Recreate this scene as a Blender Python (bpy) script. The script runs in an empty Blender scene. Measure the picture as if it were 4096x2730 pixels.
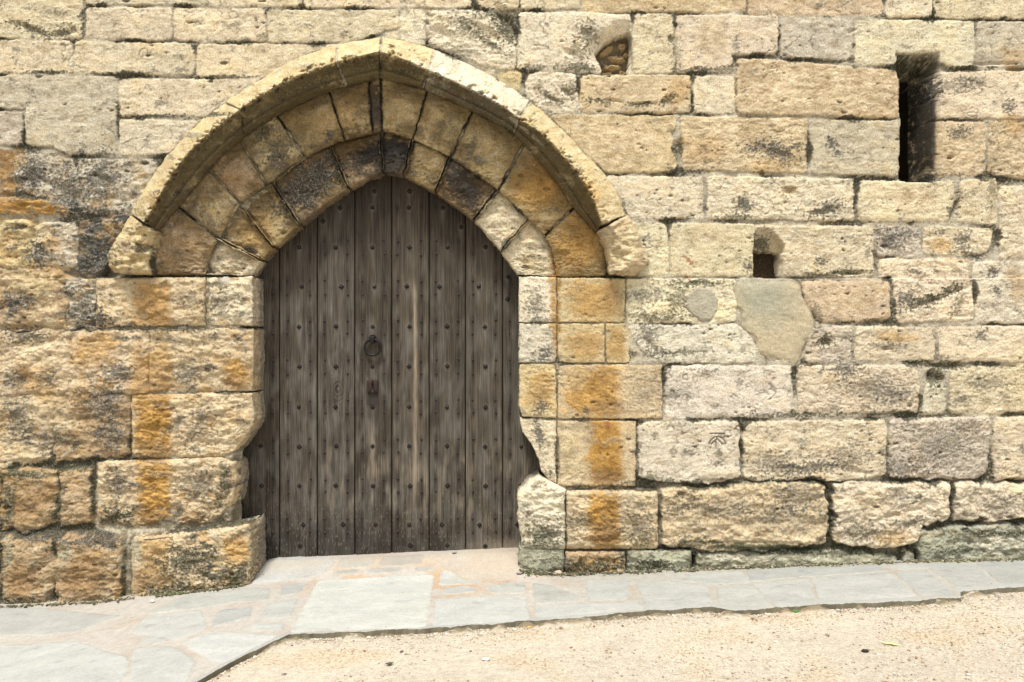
import bpy, math, random
import numpy as np
S = 0.0023          # metres per drawing unit on the wall plane
D = 4.2             # camera distance from the wall face
CZ = 1.36           # camera height above datum
CX, CY = 1176.5, 784.0
STEP = 1.9
rng = np.random.RandomState(7); R = random.Random(5)
def wx(px): return (np.asarray(px, float) - CX) * S
def wz(py): return CZ + (CY - np.asarray(py, float)) * S

# ---------------------------------------------------------------- noise
_P = rng.permutation(4096); _G = rng.rand(4096) * 2 * math.pi
_GX, _GY = np.cos(_G), np.sin(_G)
def perlin(x, y, seed=0):
    x = np.asarray(x, float) + seed * 17.37; y = np.asarray(y, float) + seed * 9.71
    xi = np.floor(x).astype(np.int64); yi = np.floor(y).astype(np.int64)
    xf = x - xi; yf = y - yi
    u = xf * xf * xf * (xf * (xf * 6 - 15) + 10); v = yf * yf * yf * (yf * (yf * 6 - 15) + 10)
    def g(a, b, fx, fy):
        h = _P[(_P[(a + seed * 131) & 4095] + b) & 4095]
        return _GX[h] * fx + _GY[h] * fy
    n00 = g(xi, yi, xf, yf); n10 = g(xi + 1, yi, xf - 1, yf)
    n01 = g(xi, yi + 1, xf, yf - 1); n11 = g(xi + 1, yi + 1, xf - 1, yf - 1)
    a = n00 + u * (n10 - n00); b = n01 + u * (n11 - n01)
    return (a + v * (b - a)) * 1.5
def fbm(x, y, seed=0, o=3, gain=.5):
    t = 0; a = 1; s = 0
    for i in range(o):
        t = t + a * perlin(x * 2 ** i, y * 2 ** i, seed + i * 3); s += a; a *= gain
    return t / s
def ss(a, b, x):
    t = np.clip((x - a) / (b - a), 0, 1); return t * t * (3 - 2 * t)
def pits(x, y, cell, rmin, rmax, seed, prob):
    x, y = x * .8 + 2.2 * perlin(x / 5.5, y / 5.5, 151), y * 1.15 + 2.0 * perlin(x / 5.5, y / 5.5, 152)
    cx = np.floor(x / cell).astype(np.int64); cy = np.floor(y / cell).astype(np.int64)
    best = np.zeros_like(x)
    for i in (-1, 0, 1):
        for j in (-1, 0, 1):
            h = _P[(_P[(cx + i + seed * 57) & 4095] + cy + j) & 4095]
            h2 = _P[(h + 77) & 4095]; h3 = _P[(h + 1771) & 4095]; h4 = _P[(h2 + 911) & 4095]
            qx = (cx + i + h / 4096.) * cell; qy = (cy + j + h2 / 4096.) * cell
            r = rmin + (rmax - rmin) * (h3 / 4096.) ** 3
            on = h4 / 4096. < prob
            d = np.hypot((x - qx) * .85, (y - qy) * 1.1) / r
            best = np.maximum(best, np.where(on, np.clip(1 - d, 0, 1) * r, 0))
    return best
def sdpoly(px, py, poly, k=5.0):
    """signed distance, positive inside, corners softened inside"""
    P = np.asarray(poly, float); n = len(P); inside = np.zeros(px.shape, bool)
    acc = np.zeros(px.shape); dmin = np.full(px.shape, 1e9)
    for i in range(n):
        a = P[i]; b = P[(i + 1) % n]; e = b - a; L = e @ e + 1e-9
        t = np.clip(((px - a[0]) * e[0] + (py - a[1]) * e[1]) / L, 0, 1)
        d = np.hypot(px - a[0] - t * e[0], py - a[1] - t * e[1])
        dmin = np.minimum(dmin, d); acc += np.exp(-d / k)
        c = ((a[1] > py) != (b[1] > py)) & (px < (b[0] - a[0]) * (py - a[1]) / (b[1] - a[1] + 1e-12) + a[0])
        inside ^= c
    soft = -k * np.log(acc + 1e-30)
    return np.where(inside, np.minimum(dmin, soft + k * .1), -dmin)

# ---------------------------------------------------------------- objects
def link(o, parent=None):
    bpy.context.scene.collection.objects.link(o)
    if parent: o.parent = parent
    return o
def mesh_np(name, V, F, mat, parent=None, col=None, smooth=True, loc=None):
    me = bpy.data.meshes.new(name); F = np.asarray(F, np.int32); k = F.shape[1]
    me.vertices.add(len(V)); me.vertices.foreach_set('co', np.asarray(V, np.float32).ravel())
    me.loops.add(F.size); me.loops.foreach_set('vertex_index', F.ravel())
    me.polygons.add(len(F)); me.polygons.foreach_set('loop_start', np.arange(0, F.size, k, dtype=np.int32))
    me.polygons.foreach_set('loop_total', np.full(len(F), k, np.int32))
    if smooth: me.polygons.foreach_set('use_smooth', np.ones(len(F), bool))
    me.update(calc_edges=True)
    if col is not None:
        at = me.color_attributes.new('Col', 'FLOAT_COLOR', 'POINT')
        col = np.asarray(col, float); c = np.zeros((len(V), 4), np.float32); c[:, :col.shape[1]] = col; at.data.foreach_set('color', c.ravel())
    me.materials.append(mat)
    o = bpy.data.objects.new(name, me); link(o, parent)
    if loc is not None: o.location = loc
    return o
def gridF(n, m, off=0):
    i, j = np.meshgrid(np.arange(n - 1), np.arange(m - 1), indexing='ij'); a = (i * m + j).ravel() + off
    return np.stack([a, a + m, a + m + 1, a + 1], 1)
def thing(name, label, cat, loc=(0, 0, 0), group=None):
    o = bpy.data.objects.new(name, None); o.empty_display_size = .1; link(o); o.location = loc
    o['label'] = label; o['category'] = cat
    if group: o['group'] = group
    return o

# ---------------------------------------------------------------- materials
def new_mat(name):
    m = bpy.data.materials.new(name); m.use_nodes = True; nt = m.node_tree
    b = nt.nodes['Principled BSDF']; return m, nt, b
def N(nt, t, **k):
    n = nt.nodes.new(t)
    for a, v in k.items():
        if a in n.inputs: n.inputs[a].default_value = v
        else: setattr(n, a, v)
    return n
def mixmul(nt, A, B, fac=1.0, mode='MULTIPLY'):
    m = nt.nodes.new('ShaderNodeMix'); m.data_type = 'RGBA'; m.blend_type = mode
    if isinstance(fac, float): m.inputs[0].default_value = fac
    else: nt.links.new(fac, m.inputs[0])
    for s, v in ((6, A), (7, B)):
        if isinstance(v, tuple): m.inputs[s].default_value = v + (1,)
        else: nt.links.new(v, m.inputs[s])
    return m.outputs[2]
def ramp(nt, inp, stops):
    r = nt.nodes.new('ShaderNodeValToRGB'); el = r.color_ramp.elements
    while len(el) < len(stops): el.new(.5)
    for e, (p, c) in zip(el, stops):
        e.position = p; e.color = (c if isinstance(c, tuple) else (c, c, c)) + (1,)
    nt.links.new(inp, r.inputs[0]); return r.outputs[0]
def stone_material(name, grain=1.0, bump=.35, rough=.93, scale=1.0, crusty=False):
    m, nt, b = new_mat(name); L = nt.links.new
    at = N(nt, 'ShaderNodeAttribute', attribute_name='Col'); geo = N(nt, 'ShaderNodeNewGeometry')
    n1 = N(nt, 'ShaderNodeTexNoise', Scale=210. * scale, Detail=5., Roughness=.7); L(geo.outputs['Position'], n1.inputs['Vector'])
    n2 = N(nt, 'ShaderNodeTexNoise', Scale=38. * scale, Detail=6., Roughness=.65); L(geo.outputs['Position'], n2.inputs['Vector'])
    n3 = N(nt, 'ShaderNodeTexNoise', Scale=520. * scale, Detail=2.); L(geo.outputs['Position'], n3.inputs['Vector'])
    c = mixmul(nt, at.outputs['Color'], ramp(nt, n1.outputs['Fac'], [(.3, (.42, .39, .34)), (.5, (1., 1., 1.)), (.70, (1.34, 1.34, 1.3))]), .8 * grain)
    c = mixmul(nt, c, ramp(nt, n2.outputs['Fac'], [(.3, (.86, .82, .76)), (.5, (1., 1., 1.)), (.7, (1.1, 1.11, 1.12))]), .9 * grain)
    c = mixmul(nt, c, ramp(nt, n3.outputs['Fac'], [(.35, (.8, .8, .78)), (.5, (1., 1., 1.)), (.66, (1.15, 1.15, 1.13))]), .6 * grain)
    if crusty:
        n4 = N(nt, 'ShaderNodeTexNoise', Scale=300., Detail=4., Roughness=.75); L(geo.outputs['Position'], n4.inputs['Vector'])
        n5 = N(nt, 'ShaderNodeTexNoise', Scale=125., Detail=3., Roughness=.6, Distortion=1.2); L(geo.outputs['Position'], n5.inputs['Vector'])
        c = mixmul(nt, c, ramp(nt, n4.outputs['Fac'], [(.38, (.30, .28, .24)), (.5, (1., 1., 1.)), (.62, (1.9, 1.9, 1.8))]), at.outputs['Alpha'])
        fl = N(nt, 'ShaderNodeMath', operation='MULTIPLY'); L(ramp(nt, n5.outputs['Fac'], [(.55, 0.), (.62, 1.)]), fl.inputs[0]); L(at.outputs['Alpha'], fl.inputs[1])
        fl2 = N(nt, 'ShaderNodeMath', operation='MULTIPLY'); L(fl.outputs[0], fl2.inputs[0]); fl2.inputs[1].default_value = .6
        c = mixmul(nt, c, (.60, .56, .46), fl2.outputs[0], 'MIX')
    L(c, b.inputs['Base Color']); b.inputs['Roughness'].default_value = rough
    b.inputs['Specular IOR Level'].default_value = .18
    b1 = N(nt, 'ShaderNodeBump', Strength=bump, Distance=.004); L(n1.outputs['Fac'], b1.inputs['Height'])
    b2 = N(nt, 'ShaderNodeBump', Strength=bump * .8, Distance=.009); L(n2.outputs['Fac'], b2.inputs['Height']); L(b1.outputs[0], b2.inputs['Normal'])
    last = b2
    if crusty:
        b3 = N(nt, 'ShaderNodeBump', Distance=.008); L(n5.outputs['Fac'], b3.inputs['Height']); L(at.outputs['Alpha'], b3.inputs['Strength']); L(b2.outputs[0], b3.inputs['Normal']); last = b3
    L(last.outputs[0], b.inputs['Normal']); return m
M_stone = stone_material('weathered_limestone', 1.15, .75, crusty=True)
M_smooth = stone_material('cement_render', .9, .6)
M_slab = stone_material('grey_flagstone', .35, .18, .8, .5)
M_sand = stone_material('sandy_gravel', .9, .5, .95, 1.0)
M_peb = stone_material('pebble_stone', .5, .2, .85)
def plain(name, col, rough=.6, metal=0., noise=0.):
    m, nt, b = new_mat(name); b.inputs['Roughness'].default_value = rough; b.inputs['Metallic'].default_value = metal
    geo = N(nt, 'ShaderNodeNewGeometry'); n = N(nt, 'ShaderNodeTexNoise', Scale=160., Detail=4.); nt.links.new(geo.outputs['Position'], n.inputs['Vector'])
    lo = tuple(c * (1 - noise) for c in col); hi = tuple(c * (1 + noise) for c in col)
    nt.links.new(ramp(nt, n.outputs['Fac'], [(.35, lo), (.65, hi)]), b.inputs['Base Color'])
    bu = N(nt, 'ShaderNodeBump', Strength=.4, Distance=.001); nt.links.new(n.outputs['Fac'], bu.inputs['Height']); nt.links.new(bu.outputs[0], b.inputs['Normal'])
    return m
M_iron = plain('black_iron', (.010, .008, .008), .5, .5, .4)
M_stud = plain('blackened_stud_iron', (.022, .018, .016), .45, .6, .5)
M_nail = plain('rusty_nail_iron', (.036, .020, .014), .75, .2, .5)
M_rust = plain('rusty_lock_iron', (.028, .012, .009), .7, .25, .45)
M_dark = plain('dark_void', (.012, .011, .01), .95)
def wood_material():
    m, nt, b = new_mat('weathered_oak'); L = nt.links.new
    at = N(nt, 'ShaderNodeAttribute', attribute_name='Col'); geo = N(nt, 'ShaderNodeNewGeometry')
    mp = N(nt, 'ShaderNodeMapping'); mp.inputs['Scale'].default_value = (1, 1, .035); L(geo.outputs['Position'], mp.inputs['Vector'])
    n1 = N(nt, 'ShaderNodeTexNoise', Scale=330., Detail=4., Roughness=.7); L(mp.outputs[0], n1.inputs['Vector'])
    c = mixmul(nt, at.outputs['Color'], ramp(nt, n1.outputs['Fac'], [(.32, (.6, .58, .56)), (.5, (1., 1., 1.)), (.7, (1.35, 1.35, 1.33))]), .8)
    L(c, b.inputs['Base Color']); b.inputs['Roughness'].default_value = .8; b.inputs['Specular IOR Level'].default_value = .25
    bu = N(nt, 'ShaderNodeBump', Strength=.5, Distance=.002); L(n1.outputs['Fac'], bu.inputs['Height']); L(bu.outputs[0], b.inputs['Normal'])
    return m
M_wood = wood_material()

# ---------------------------------------------------------------- stone colours (albedo)
PAL = dict(p=(.60, .52, .37), q=(.625, .56, .425), t=(.53, .425, .275), o=(.37, .21, .058), g=(.485, .435, .34),
           b=(.38, .28, .17), y=(.52, .42, .24), v=(.40, .305, .155), d=(.040, .034, .030), n=(.25, .155, .07), w=(.60, .55, .44),
           m=(.40, .36, .28), k=(.055, .048, .040), a=(.060, .060, .034), l=(.085, .082, .075), r=(.28, .10, .045), e=(.34, .34, .25), u=(.095, .062, .026), x=(.020, .018, .017))
# blotches: cx, cy, rx, ry, rot(deg), colour, strength, grit(0 smooth..1 crusty), squareness p
BL = [
 # ochre bands, left jamb
 (348,702,46,62,0,'o',.75,.1,6),(350,860,52,70,0,'o',.65,.1,5),(350,980,47,74,0,'o',.95,.05,8),(355,1130,42,78,0,'o',.95,.05,7),(355,1280,38,60,0,'o',.55,.3,4),
 (545,860,36,40,0,'o',.8,.2,2),(545,1262,32,40,0,'o',.75,.25,3),(215,800,60,45,10,'o',.6,.2,2),(60,860,30,42,0,'o',.8,.2,2),(60,470,70,14,0,'o',.5,.3,3),
 (30,360,24,30,0,'o',.5,.1,2),(70,530,50,30,0,'y',.7,.1,2),(110,560,28,22,0,'o',.6,.1,2),(80,650,66,30,0,'y',.7,.2,2),(95,800,60,110,0,'t',.8,.3,2),(120,960,90,60,0,'t',.6,.3,2),
 (345,420,60,14,-50,'y',.3,.1,2),(60,1150,60,60,0,'n',.7,.5,2),(175,1150,36,46,0,'b',.8,.4,3),(75,1320,44,46,0,'n',.75,.5,2),(215,1310,62,52,0,'n',.8,.5,3),(350,1330,55,34,0,'n',.6,.5,2),
 (115,1130,26,30,0,'n',.8,.3,2),(240,1190,50,22,0,'n',.6,.3,2),(440,1190,34,22,0,'n',.7,.3,2),(460,720,40,20,0,'y',.3,.3,2),(100,880,40,50,0,'o',.45,.3,2),(190,920,30,60,0,'o',.4,.4,2),
 # ochre bands, right jamb
 (1365,690,70,52,0,'o',.72,.2,3),(1410,690,22,52,0,'n',.35,.3,5),(1275,700,11,130,0,'o',.8,.05,5),(1345,795,50,40,0,'o',.62,.2,2),(1415,790,24,46,0,'o',.65,.2,4),
 (1370,900,62,62,0,'o',.85,.1,6),(1240,900,36,52,0,'o',.6,.3,3),(1312,1040,30,70,0,'y',.5,.1,3),(1392,1035,44,84,0,'o',1,.05,6),(1390,1195,38,72,0,'o',1,.1,6),(1345,900,60,56,0,'o',.6,.2,3),(1370,1298,60,24,0,'o',.6,.4,4),
 (1240,420,70,70,0,'o',.6,.2,2),(1325,560,70,70,0,'o',.8,.2,2),(1220,600,30,20,0,'y',.5,.1,2),(1440,570,40,50,0,'y',.5,.1,3),
 # hints of tan on the field
 (1640,85,50,50,0,'t',.7,.2,2),(1450,200,90,32,0,'t',.7,.2,3),(1560,205,30,40,0,'o',.4,.1,2),(1880,200,180,50,0,'t',.75,.4,4),(1700,300,120,40,0,'t',.8,.4,3),(1620,340,60,40,0,'o',.35,.3,2),(1800,370,70,22,-10,'o',.35,.3,2),
 (1420,320,100,55,0,'t',.6,.4,4),(2110,450,60,34,0,'t',.9,.3,3),(2200,330,60,50,0,'t',.7,.4,3),(1645,540,80,24,0,'t',.35,.3,2),(2170,560,40,18,0,'o',.6,.3,2),(2055,775,60,16,0,'o',.55,.3,2),(1950,690,70,34,0,'t',.5,.4,3),
 (2340,130,30,40,0,'o',.4,.3,2),(2340,650,26,60,0,'o',.45,.3,2),(2345,280,30,30,0,'o',.5,.3,2),(2345,850,40,90,0,'y',.35,.3,2),(1730,1225,120,22,0,'t',.7,.4,3),(2045,1230,60,18,0,'o',.5,.5,2),(2000,1150,60,24,0,'t',.6,.4,2),
 (1320,870,44,30,0,'y',.5,.2,2),(560,520,60,30,30,'y',.5,.2,2),(440,560,60,50,0,'b',.35,.2,2),(520,430,60,30,-30,'n',.5,.3,2),(580,535,50,42,20,'o',.4,.3,2),(1100,330,60,50,0,'y',.4,.1,2),
 (720,270,60,50,20,'o',.3,.2,2),(800,250,40,60,20,'o',.3,.1,2),(920,250,36,50,0,'y',.3,.1,2),(1230,430,60,60,40,'o',.5,.1,3),
 (1650,5,100,14,0,'t',.6,.4,3),(300,30,30,20,0,'p',.2,.4,2),(1400,1190,16,60,0,'n',.45,.3,3),(1385,1230,30,24,0,'n',.5,.3,3),
 # foot of the wall and open joints
 (1330,1300,140,22,0,'a',.8,1,2),(1240,1250,50,16,0,'a',.8,1,2),(1480,1302,90,16,0,'a',.75,1,2),(1760,1268,160,9,0,'a',.9,.8,2),(1620,1300,30,10,0,'a',.6,1,2),(2180,1262,80,12,0,'a',.7,1,2),(2300,1225,80,9,0,'a',.8,1,2),(60,1090,90,12,0,'a',.8,.8,2),(180,1075,60,12,0,'a',.7,.8,2),(60,1370,80,14,0,'a',.85,.8,2),(230,1375,90,14,0,'a',.85,.8,2),(400,1355,90,14,-6,'a',.85,.8,2),(540,1335,50,12,-8,'a',.8,.8,2),
 (450,1215,90,9,-6,'a',.85,.8,2),(380,757,130,7,0,'a',.9,.7,2),(440,755,60,8,0,'k',.7,.8,2),(280,750,60,10,0,'k',.8,.8,2),(1390,1120,60,7,0,'a',.9,.7,2),(1440,1108,60,6,0,'a',.7,.8,2),(480,265,70,6,-4,'a',.95,.6,2),(350,1030,46,22,0,'n',.7,.2,2),(350,890,50,16,0,'n',.6,.2,2),(350,1195,46,22,0,'n',.8,.2,2),(1395,1095,44,24,0,'n',.8,.2,2),(1395,1230,40,34,0,'n',.8,.2,2),(1400,940,44,22,0,'n',.6,.2,2),(1300,610,50,22,0,'n',.5,.2,2),(355,735,50,14,0,'n',.5,.2,2),(540,880,30,20,0,'n',.7,.2,2),(360,262,80,6,0,'a',.9,.7,2),(250,165,80,5,0,'a',.8,.7,2),(520,172,90,4,0,'a',.8,.6,2),(545,88,50,8,0,'a',.6,1,2),(100,160,70,6,0,'a',.8,.7,2),(180,50,7,30,0,'a',.8,.9,3),
 # umber wash on the arch
 (835,348,66,52,0,'x',.97,.35,3),(908,352,46,48,0,'x',.97,.35,3),(862,245,22,70,0,'x',.85,.35,4),(1066,430,64,50,38,'x',.92,.4,3),(700,425,90,56,-32,'x',.85,.5,2),(780,372,50,44,-20,'k',.8,.6,2),(640,350,30,60,30,'x',.5,.7,2),(585,320,60,14,-40,'x',.5,.5,2),(1010,300,14,60,28,'x',.45,.6,2),(500,560,14,30,0,'x',.3,.8,2),(600,470,60,12,-42,'x',.4,.6,2),(760,225,90,14,-24,'k',.6,.5,2),(960,215,90,12,14,'k',.55,.5,2),(430,480,60,14,-55,'u',.6,.4,2),(540,350,60,14,-45,'u',.6,.4,2),(1150,300,90,12,38,'u',.6,.4,2),(880,400,90,12,0,'k',.7,.5,2),
 (2154,285,12,150,0,'k',.95,.4,4),(2150,200,30,40,0,'k',.7,.8,2),
 (560,330,90,40,-48,'u',.5,.3,2),(470,440,70,40,-60,'u',.35,.4,2),(660,300,60,50,-30,'u',.5,.3,2),(700,235,110,26,-28,'u',.75,.3,2),(600,470,50,36,-40,'u',.6,.3,2),(640,400,70,50,-40,'u',.65,.4,2),(820,215,60,30,-10,'u',.7,.3,2),(820,320,60,30,-10,'u',.6,.4,2),(930,215,60,22,14,'u',.6,.3,2),(1030,245,70,22,26,'u',.5,.3,2),(940,300,40,24,10,'u',.6,.3,2),(1130,300,70,20,38,'u',.5,.3,2),(1060,350,50,22,36,'u',.5,.4,2),(1220,390,60,18,48,'n',.5,.3,2),(1120,430,40,24,40,'u',.45,.4,2),(750,360,120,50,-30,'u',.8,.5,2),(900,380,60,26,0,'k',.8,.4,2),(690,500,60,26,-42,'k',.6,.5,2),(1010,430,70,18,36,'u',.5,.4,2),(560,590,50,20,-50,'u',.4,.3,2),(1330,470,50,60,40,'o',.5,.2,2),(1270,430,60,40,45,'o',.5,.2,2),
 # grey crusty lichen / algae
 (60,60,60,16,22,'a',.75,1,2),(130,68,50,14,-18,'a',.7,1,2),(95,18,60,8,10,'a',.5,1,2),(75,580,36,38,0,'l',.85,1,2),(215,590,60,44,0,'l',.85,1,2),(60,770,58,24,0,'k',.8,1,2),(30,700,40,22,0,'l',.8,1,2),(60,690,30,20,30,'l',.7,1,2),
 (40,870,34,22,20,'l',.7,1,2),(115,870,26,22,0,'l',.7,1,2),(40,960,40,50,0,'l',.7,1,2),(210,730,44,26,0,'l',.8,1,3),(190,690,34,46,0,'l',.6,1,3),(225,400,50,70,0,'l',.75,1,2),(150,430,60,70,0,'l',.7,1,2),(60,395,50,50,0,'l',.8,1,2),(215,480,80,14,0,'l',.8,1,2),
 (275,860,40,30,0,'l',.7,1,2),(430,860,40,24,0,'l',.65,1,2),(240,740,30,16,0,'k',.7,1,2),(235,930,60,44,0,'l',.7,1,2),(255,1000,44,50,0,'l',.7,1,2),(110,1010,60,30,0,'l',.6,1,2),(460,970,22,50,30,'l',.6,1,2),(500,700,34,24,0,'l',.6,1,2),(440,690,36,26,0,'l',.5,1,2),
 (270,1110,24,34,0,'l',.7,1,2),(265,1185,46,28,0,'a',.85,1,2),(455,1120,46,34,0,'l',.6,1,2),(515,1120,18,70,10,'a',.7,.8,3),(430,1290,80,44,-10,'a',.85,.9,2),(520,1320,70,22,-12,'a',.7,.9,2),(590,1290,15,60,0,'a',.55,1,3),(30,1150,16,60,0,'a',.8,.8,3),(140,1160,14,60,8,'a',.8,.8,3),(25,1290,12,60,0,'a',.7,1,3),
 (490,775,18,12,0,'l',.8,.6,2),(310,1050,40,12,0,'k',.6,.6,2),(160,1010,40,20,0,'a',.5,1,2),(170,1260,18,30,0,'e',.6,1,2),(310,1260,20,40,0,'e',.6,1,2),(45,1260,16,34,0,'e',.6,1,2),(100,1230,60,12,0,'k',.8,.7,2),(240,1235,80,14,0,'k',.85,.7,2),(390,1215,80,12,0,'k',.8,.7,2),
 (1060,120,30,26,0,'a',.35,1,2),(1110,80,70,12,40,'a',.75,.9,2),(1160,60,30,50,-25,'a',.85,.9,2),(1060,50,50,20,20,'a',.5,1,2),(1140,25,50,14,0,'a',.7,1,2),(1350,70,30,34,0,'a',.7,1,2),(1330,110,34,20,30,'a',.5,1,2),(1330,148,60,12,0,'a',.7,1,2),(1230,150,40,10,0,'a',.6,1,2),
 (1310,200,20,24,40,'a',.7,1,2),(1270,220,40,10,25,'a',.7,1,2),(1240,195,20,14,0,'a',.4,1,2),(1375,225,36,8,10,'a',.8,1,2),(1480,235,34,8,-5,'a',.85,1,2),(1540,225,30,9,-35,'a',.8,1,2),(1560,120,16,40,0,'a',.35,1,2),(1545,85,9,16,0,'a',.7,1,2),(1650,155,60,8,0,'a',.6,1,2),(1590,155,50,7,0,'a',.6,1,2),
 (1790,345,60,26,15,'l',.8,1,2),(1750,330,40,14,-15,'l',.6,1,2),(1840,330,20,12,0,'l',.6,1,2),(1920,325,14,14,0,'l',.85,1,2),(1930,348,16,10,0,'l',.8,1,2),(2215,300,30,16,-10,'l',.75,1,2),(2130,330,18,70,0,'l',.75,1,3),(2200,190,60,18,0,'l',.5,1,2),(2240,180,40,14,0,'l',.6,1,2),(2330,240,16,22,0,'l',.7,1,2),
 (2130,215,22,60,0,'a',.7,.9,3),(2110,140,42,18,0,'a',.9,.7,4),(1715,470,20,28,0,'l',.8,1,2),(1820,435,20,14,0,'n',.7,.6,2),(1900,480,50,22,-15,'l',.8,1,2),(1690,495,60,8,0,'a',.6,1,2),(1620,470,12,30,0,'l',.4,1,2),(2190,400,50,8,0,'a',.6,1,2),(2205,470,12,40,20,'a',.7,1,2),(2290,430,12,60,0,'a',.5,1,2),
 (2050,550,40,30,0,'l',.7,1,2),(2090,535,40,18,0,'l',.6,1,2),(2220,555,26,26,0,'l',.7,1,2),(2240,585,30,10,0,'l',.7,1,2),(2170,535,16,8,0,'l',.7,1,2),(1895,600,18,14,0,'l',.7,1,2),(1960,625,50,8,0,'a',.85,1,2),(1900,630,60,6,0,'a',.7,1,2),(2130,690,80,16,-18,'a',.8,1,2),(2190,665,50,12,-20,'a',.8,1,2),(2080,690,26,28,0,'l',.7,1,2),(2200,700,14,40,30,'a',.6,1,2),
 (2290,625,22,14,0,'l',.8,1,2),(2290,670,12,12,0,'l',.8,1,2),(1760,555,26,30,30,'a',.85,.8,2),(1725,610,12,14,0,'l',.8,1,2),(1600,650,80,12,0,'a',.7,1,2),(1560,690,30,34,0,'a',.6,1,2),(1480,680,60,20,0,'l',.5,1,2),(1510,730,70,14,0,'a',.7,1,2),(1490,770,24,34,20,'l',.6,1,2),(1510,810,40,14,0,'l',.7,1,2),(1570,810,60,8,-5,'a',.7,1,2),
 (1895,785,22,18,0,'a',.85,1,2),(1870,720,20,30,-30,'a',.6,1,2),(2040,795,40,10,0,'l',.6,1,2),(2250,770,18,14,0,'l',.7,1,2),(2000,740,40,10,0,'a',.75,.8,2),(2170,840,70,12,5,'a',.85,.9,2),(2150,870,26,26,0,'a',.8,.8,2),(1940,850,36,24,0,'l',.7,1,2),(2000,890,80,40,10,'l',.5,1,2),(2060,910,50,30,0,'l',.5,1,2),(2270,880,60,20,0,'l',.5,1,2),(2210,920,30,12,0,'l',.6,1,2),
 (1840,953,130,8,0,'a',.8,1,2),(2060,950,60,8,0,'a',.6,1,2),(1620,860,40,14,0,'l',.35,1,2),(1560,900,50,40,0,'l',.3,1,2),(1480,900,40,40,0,'l',.3,1,2),(1950,1050,60,36,0,'l',.5,1,2),(1850,1075,100,20,-5,'l',.75,1,2),(1770,1060,60,26,0,'l',.5,1,2),(2160,1030,100,60,0,'l',.45,1,2),(2080,1075,60,24,0,'l',.6,1,2),(2220,980,50,20,0,'l',.5,1,2),
 (1700,980,20,12,0,'a',.6,1,2),(1560,975,60,8,0,'a',.45,1,2),(1540,1110,60,10,0,'a',.8,.9,2),(1490,1100,30,14,0,'a',.6,1,2),(1720,1105,80,10,0,'a',.7,.9,2),(1560,1160,40,20,-20,'a',.6,1,2),(1640,1165,120,30,0,'l',.4,1,2),(1820,1140,80,40,0,'l',.55,1,2),(1790,1190,90,34,0,'l',.35,1,2),(1470,1220,46,40,0,'a',.65,1,2),(1450,1160,40,30,0,'l',.4,1,2),
 (1600,1245,70,14,0,'a',.8,.6,2),(1750,1255,130,10,0,'a',.95,.5,2),(1860,1258,60,9,0,'a',.95,.5,2),(1980,1220,60,24,0,'a',.6,1,2),(2080,1200,50,12,-10,'a',.6,1,2),(2060,1140,60,24,0,'l',.4,1,2),(2290,1160,60,28,0,'l',.45,1,2),(2160,1250,60,20,0,'e',.7,.8,2),(2240,1225,90,12,0,'a',.6,1,2),(2280,1245,60,16,0,'w',.6,.8,2),
 (1250,1230,60,34,0,'a',.75,.9,2),(1330,1200,40,20,0,'a',.6,.9,2),(1210,1170,14,30,0,'l',.5,1,2),(1245,1280,50,40,0,'e',.8,.8,2),(1330,1318,130,10,0,'a',.75,.8,2),(1400,1300,90,10,0,'a',.5,.9,2),(1500,1300,60,14,0,'a',.8,.7,2),(1700,1280,100,10,0,'w',.6,.7,2),(1680,1268,100,8,0,'e',.6,.8,2),(1930,1272,80,8,0,'a',.75,.7,2),(1230,700,26,34,0,'l',.6,1,2),(1245,735,30,12,0,'l',.6,1,2),
 (1250,815,30,18,-30,'l',.8,1,2),(1245,935,22,18,0,'l',.8,1,2),(1240,1000,14,30,-20,'l',.8,1,2),(1345,945,10,10,0,'l',.7,1,2),(1400,1330,20,8,0,'a',.5,1,2),(1590,600,22,5,40,'r',.8,.6,2),(1580,640,8,12,0,'r',.6,.6,2),(1395,975,7,14,0,'r',.8,.4,2),
 # blackening and mortar on the arch
 (735,400,60,52,0,'k',.9,.7,2),(700,440,60,50,0,'k',.85,.6,2),(660,470,44,34,0,'k',.7,.6,2),(780,420,50,30,-30,'a',.6,.6,2),(1040,385,24,20,0,'l',.7,.9,2),(975,400,36,12,10,'a',.4,.9,2),
 (700,300,40,60,30,'a',.3,.8,2),(610,340,30,60,30,'a',.45,.7,2),(640,370,26,40,0,'l',.6,.9,2),(585,300,20,40,-45,'a',.5,.8,2),(755,310,14,22,0,'k',.8,.6,2),(830,260,20,16,0,'k',.5,.6,2),(1085,340,10,30,20,'k',.7,.6,2),(1100,370,26,14,30,'l',.7,.8,2),(450,490,50,26,10,'l',.4,.9,2),(480,520,40,20,0,'l',.4,.9,2),(470,450,60,30,-30,'a',.3,.9,2),
 (575,575,20,8,20,'k',.9,.2,2),(520,645,14,8,0,'m',.9,.1,2),(1190,540,10,24,-20,'e',.8,.6,2),(1225,590,30,6,5,'a',.6,.8,2),(960,300,26,20,0,'a',.35,.6,2),(1040,300,20,50,25,'a',.3,.8,2),(1010,170,30,14,30,'w',.9,.2,3),(1100,215,60,12,32,'w',.8,.4,2),(960,150,20,14,0,'w',.5,.5,2),(845,150,70,14,-12,'a',.7,.6,2),(600,300,60,30,-32,'a',.25,.8,2),(930,165,50,14,10,'a',.65,.8,2),
 (1120,260,120,16,38,'a',.5,.9,2),(1230,310,40,20,45,'a',.6,.9,2),(720,190,120,14,-24,'a',.55,.9,2),(1300,430,90,10,52,'a',.35,.9,2),
]
BL += [(x, 1385 - max(0, x - 240) * .12, 45, 10, -3, 'a', .6, .9, 2) for x in range(0, 560, 60)]
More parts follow.
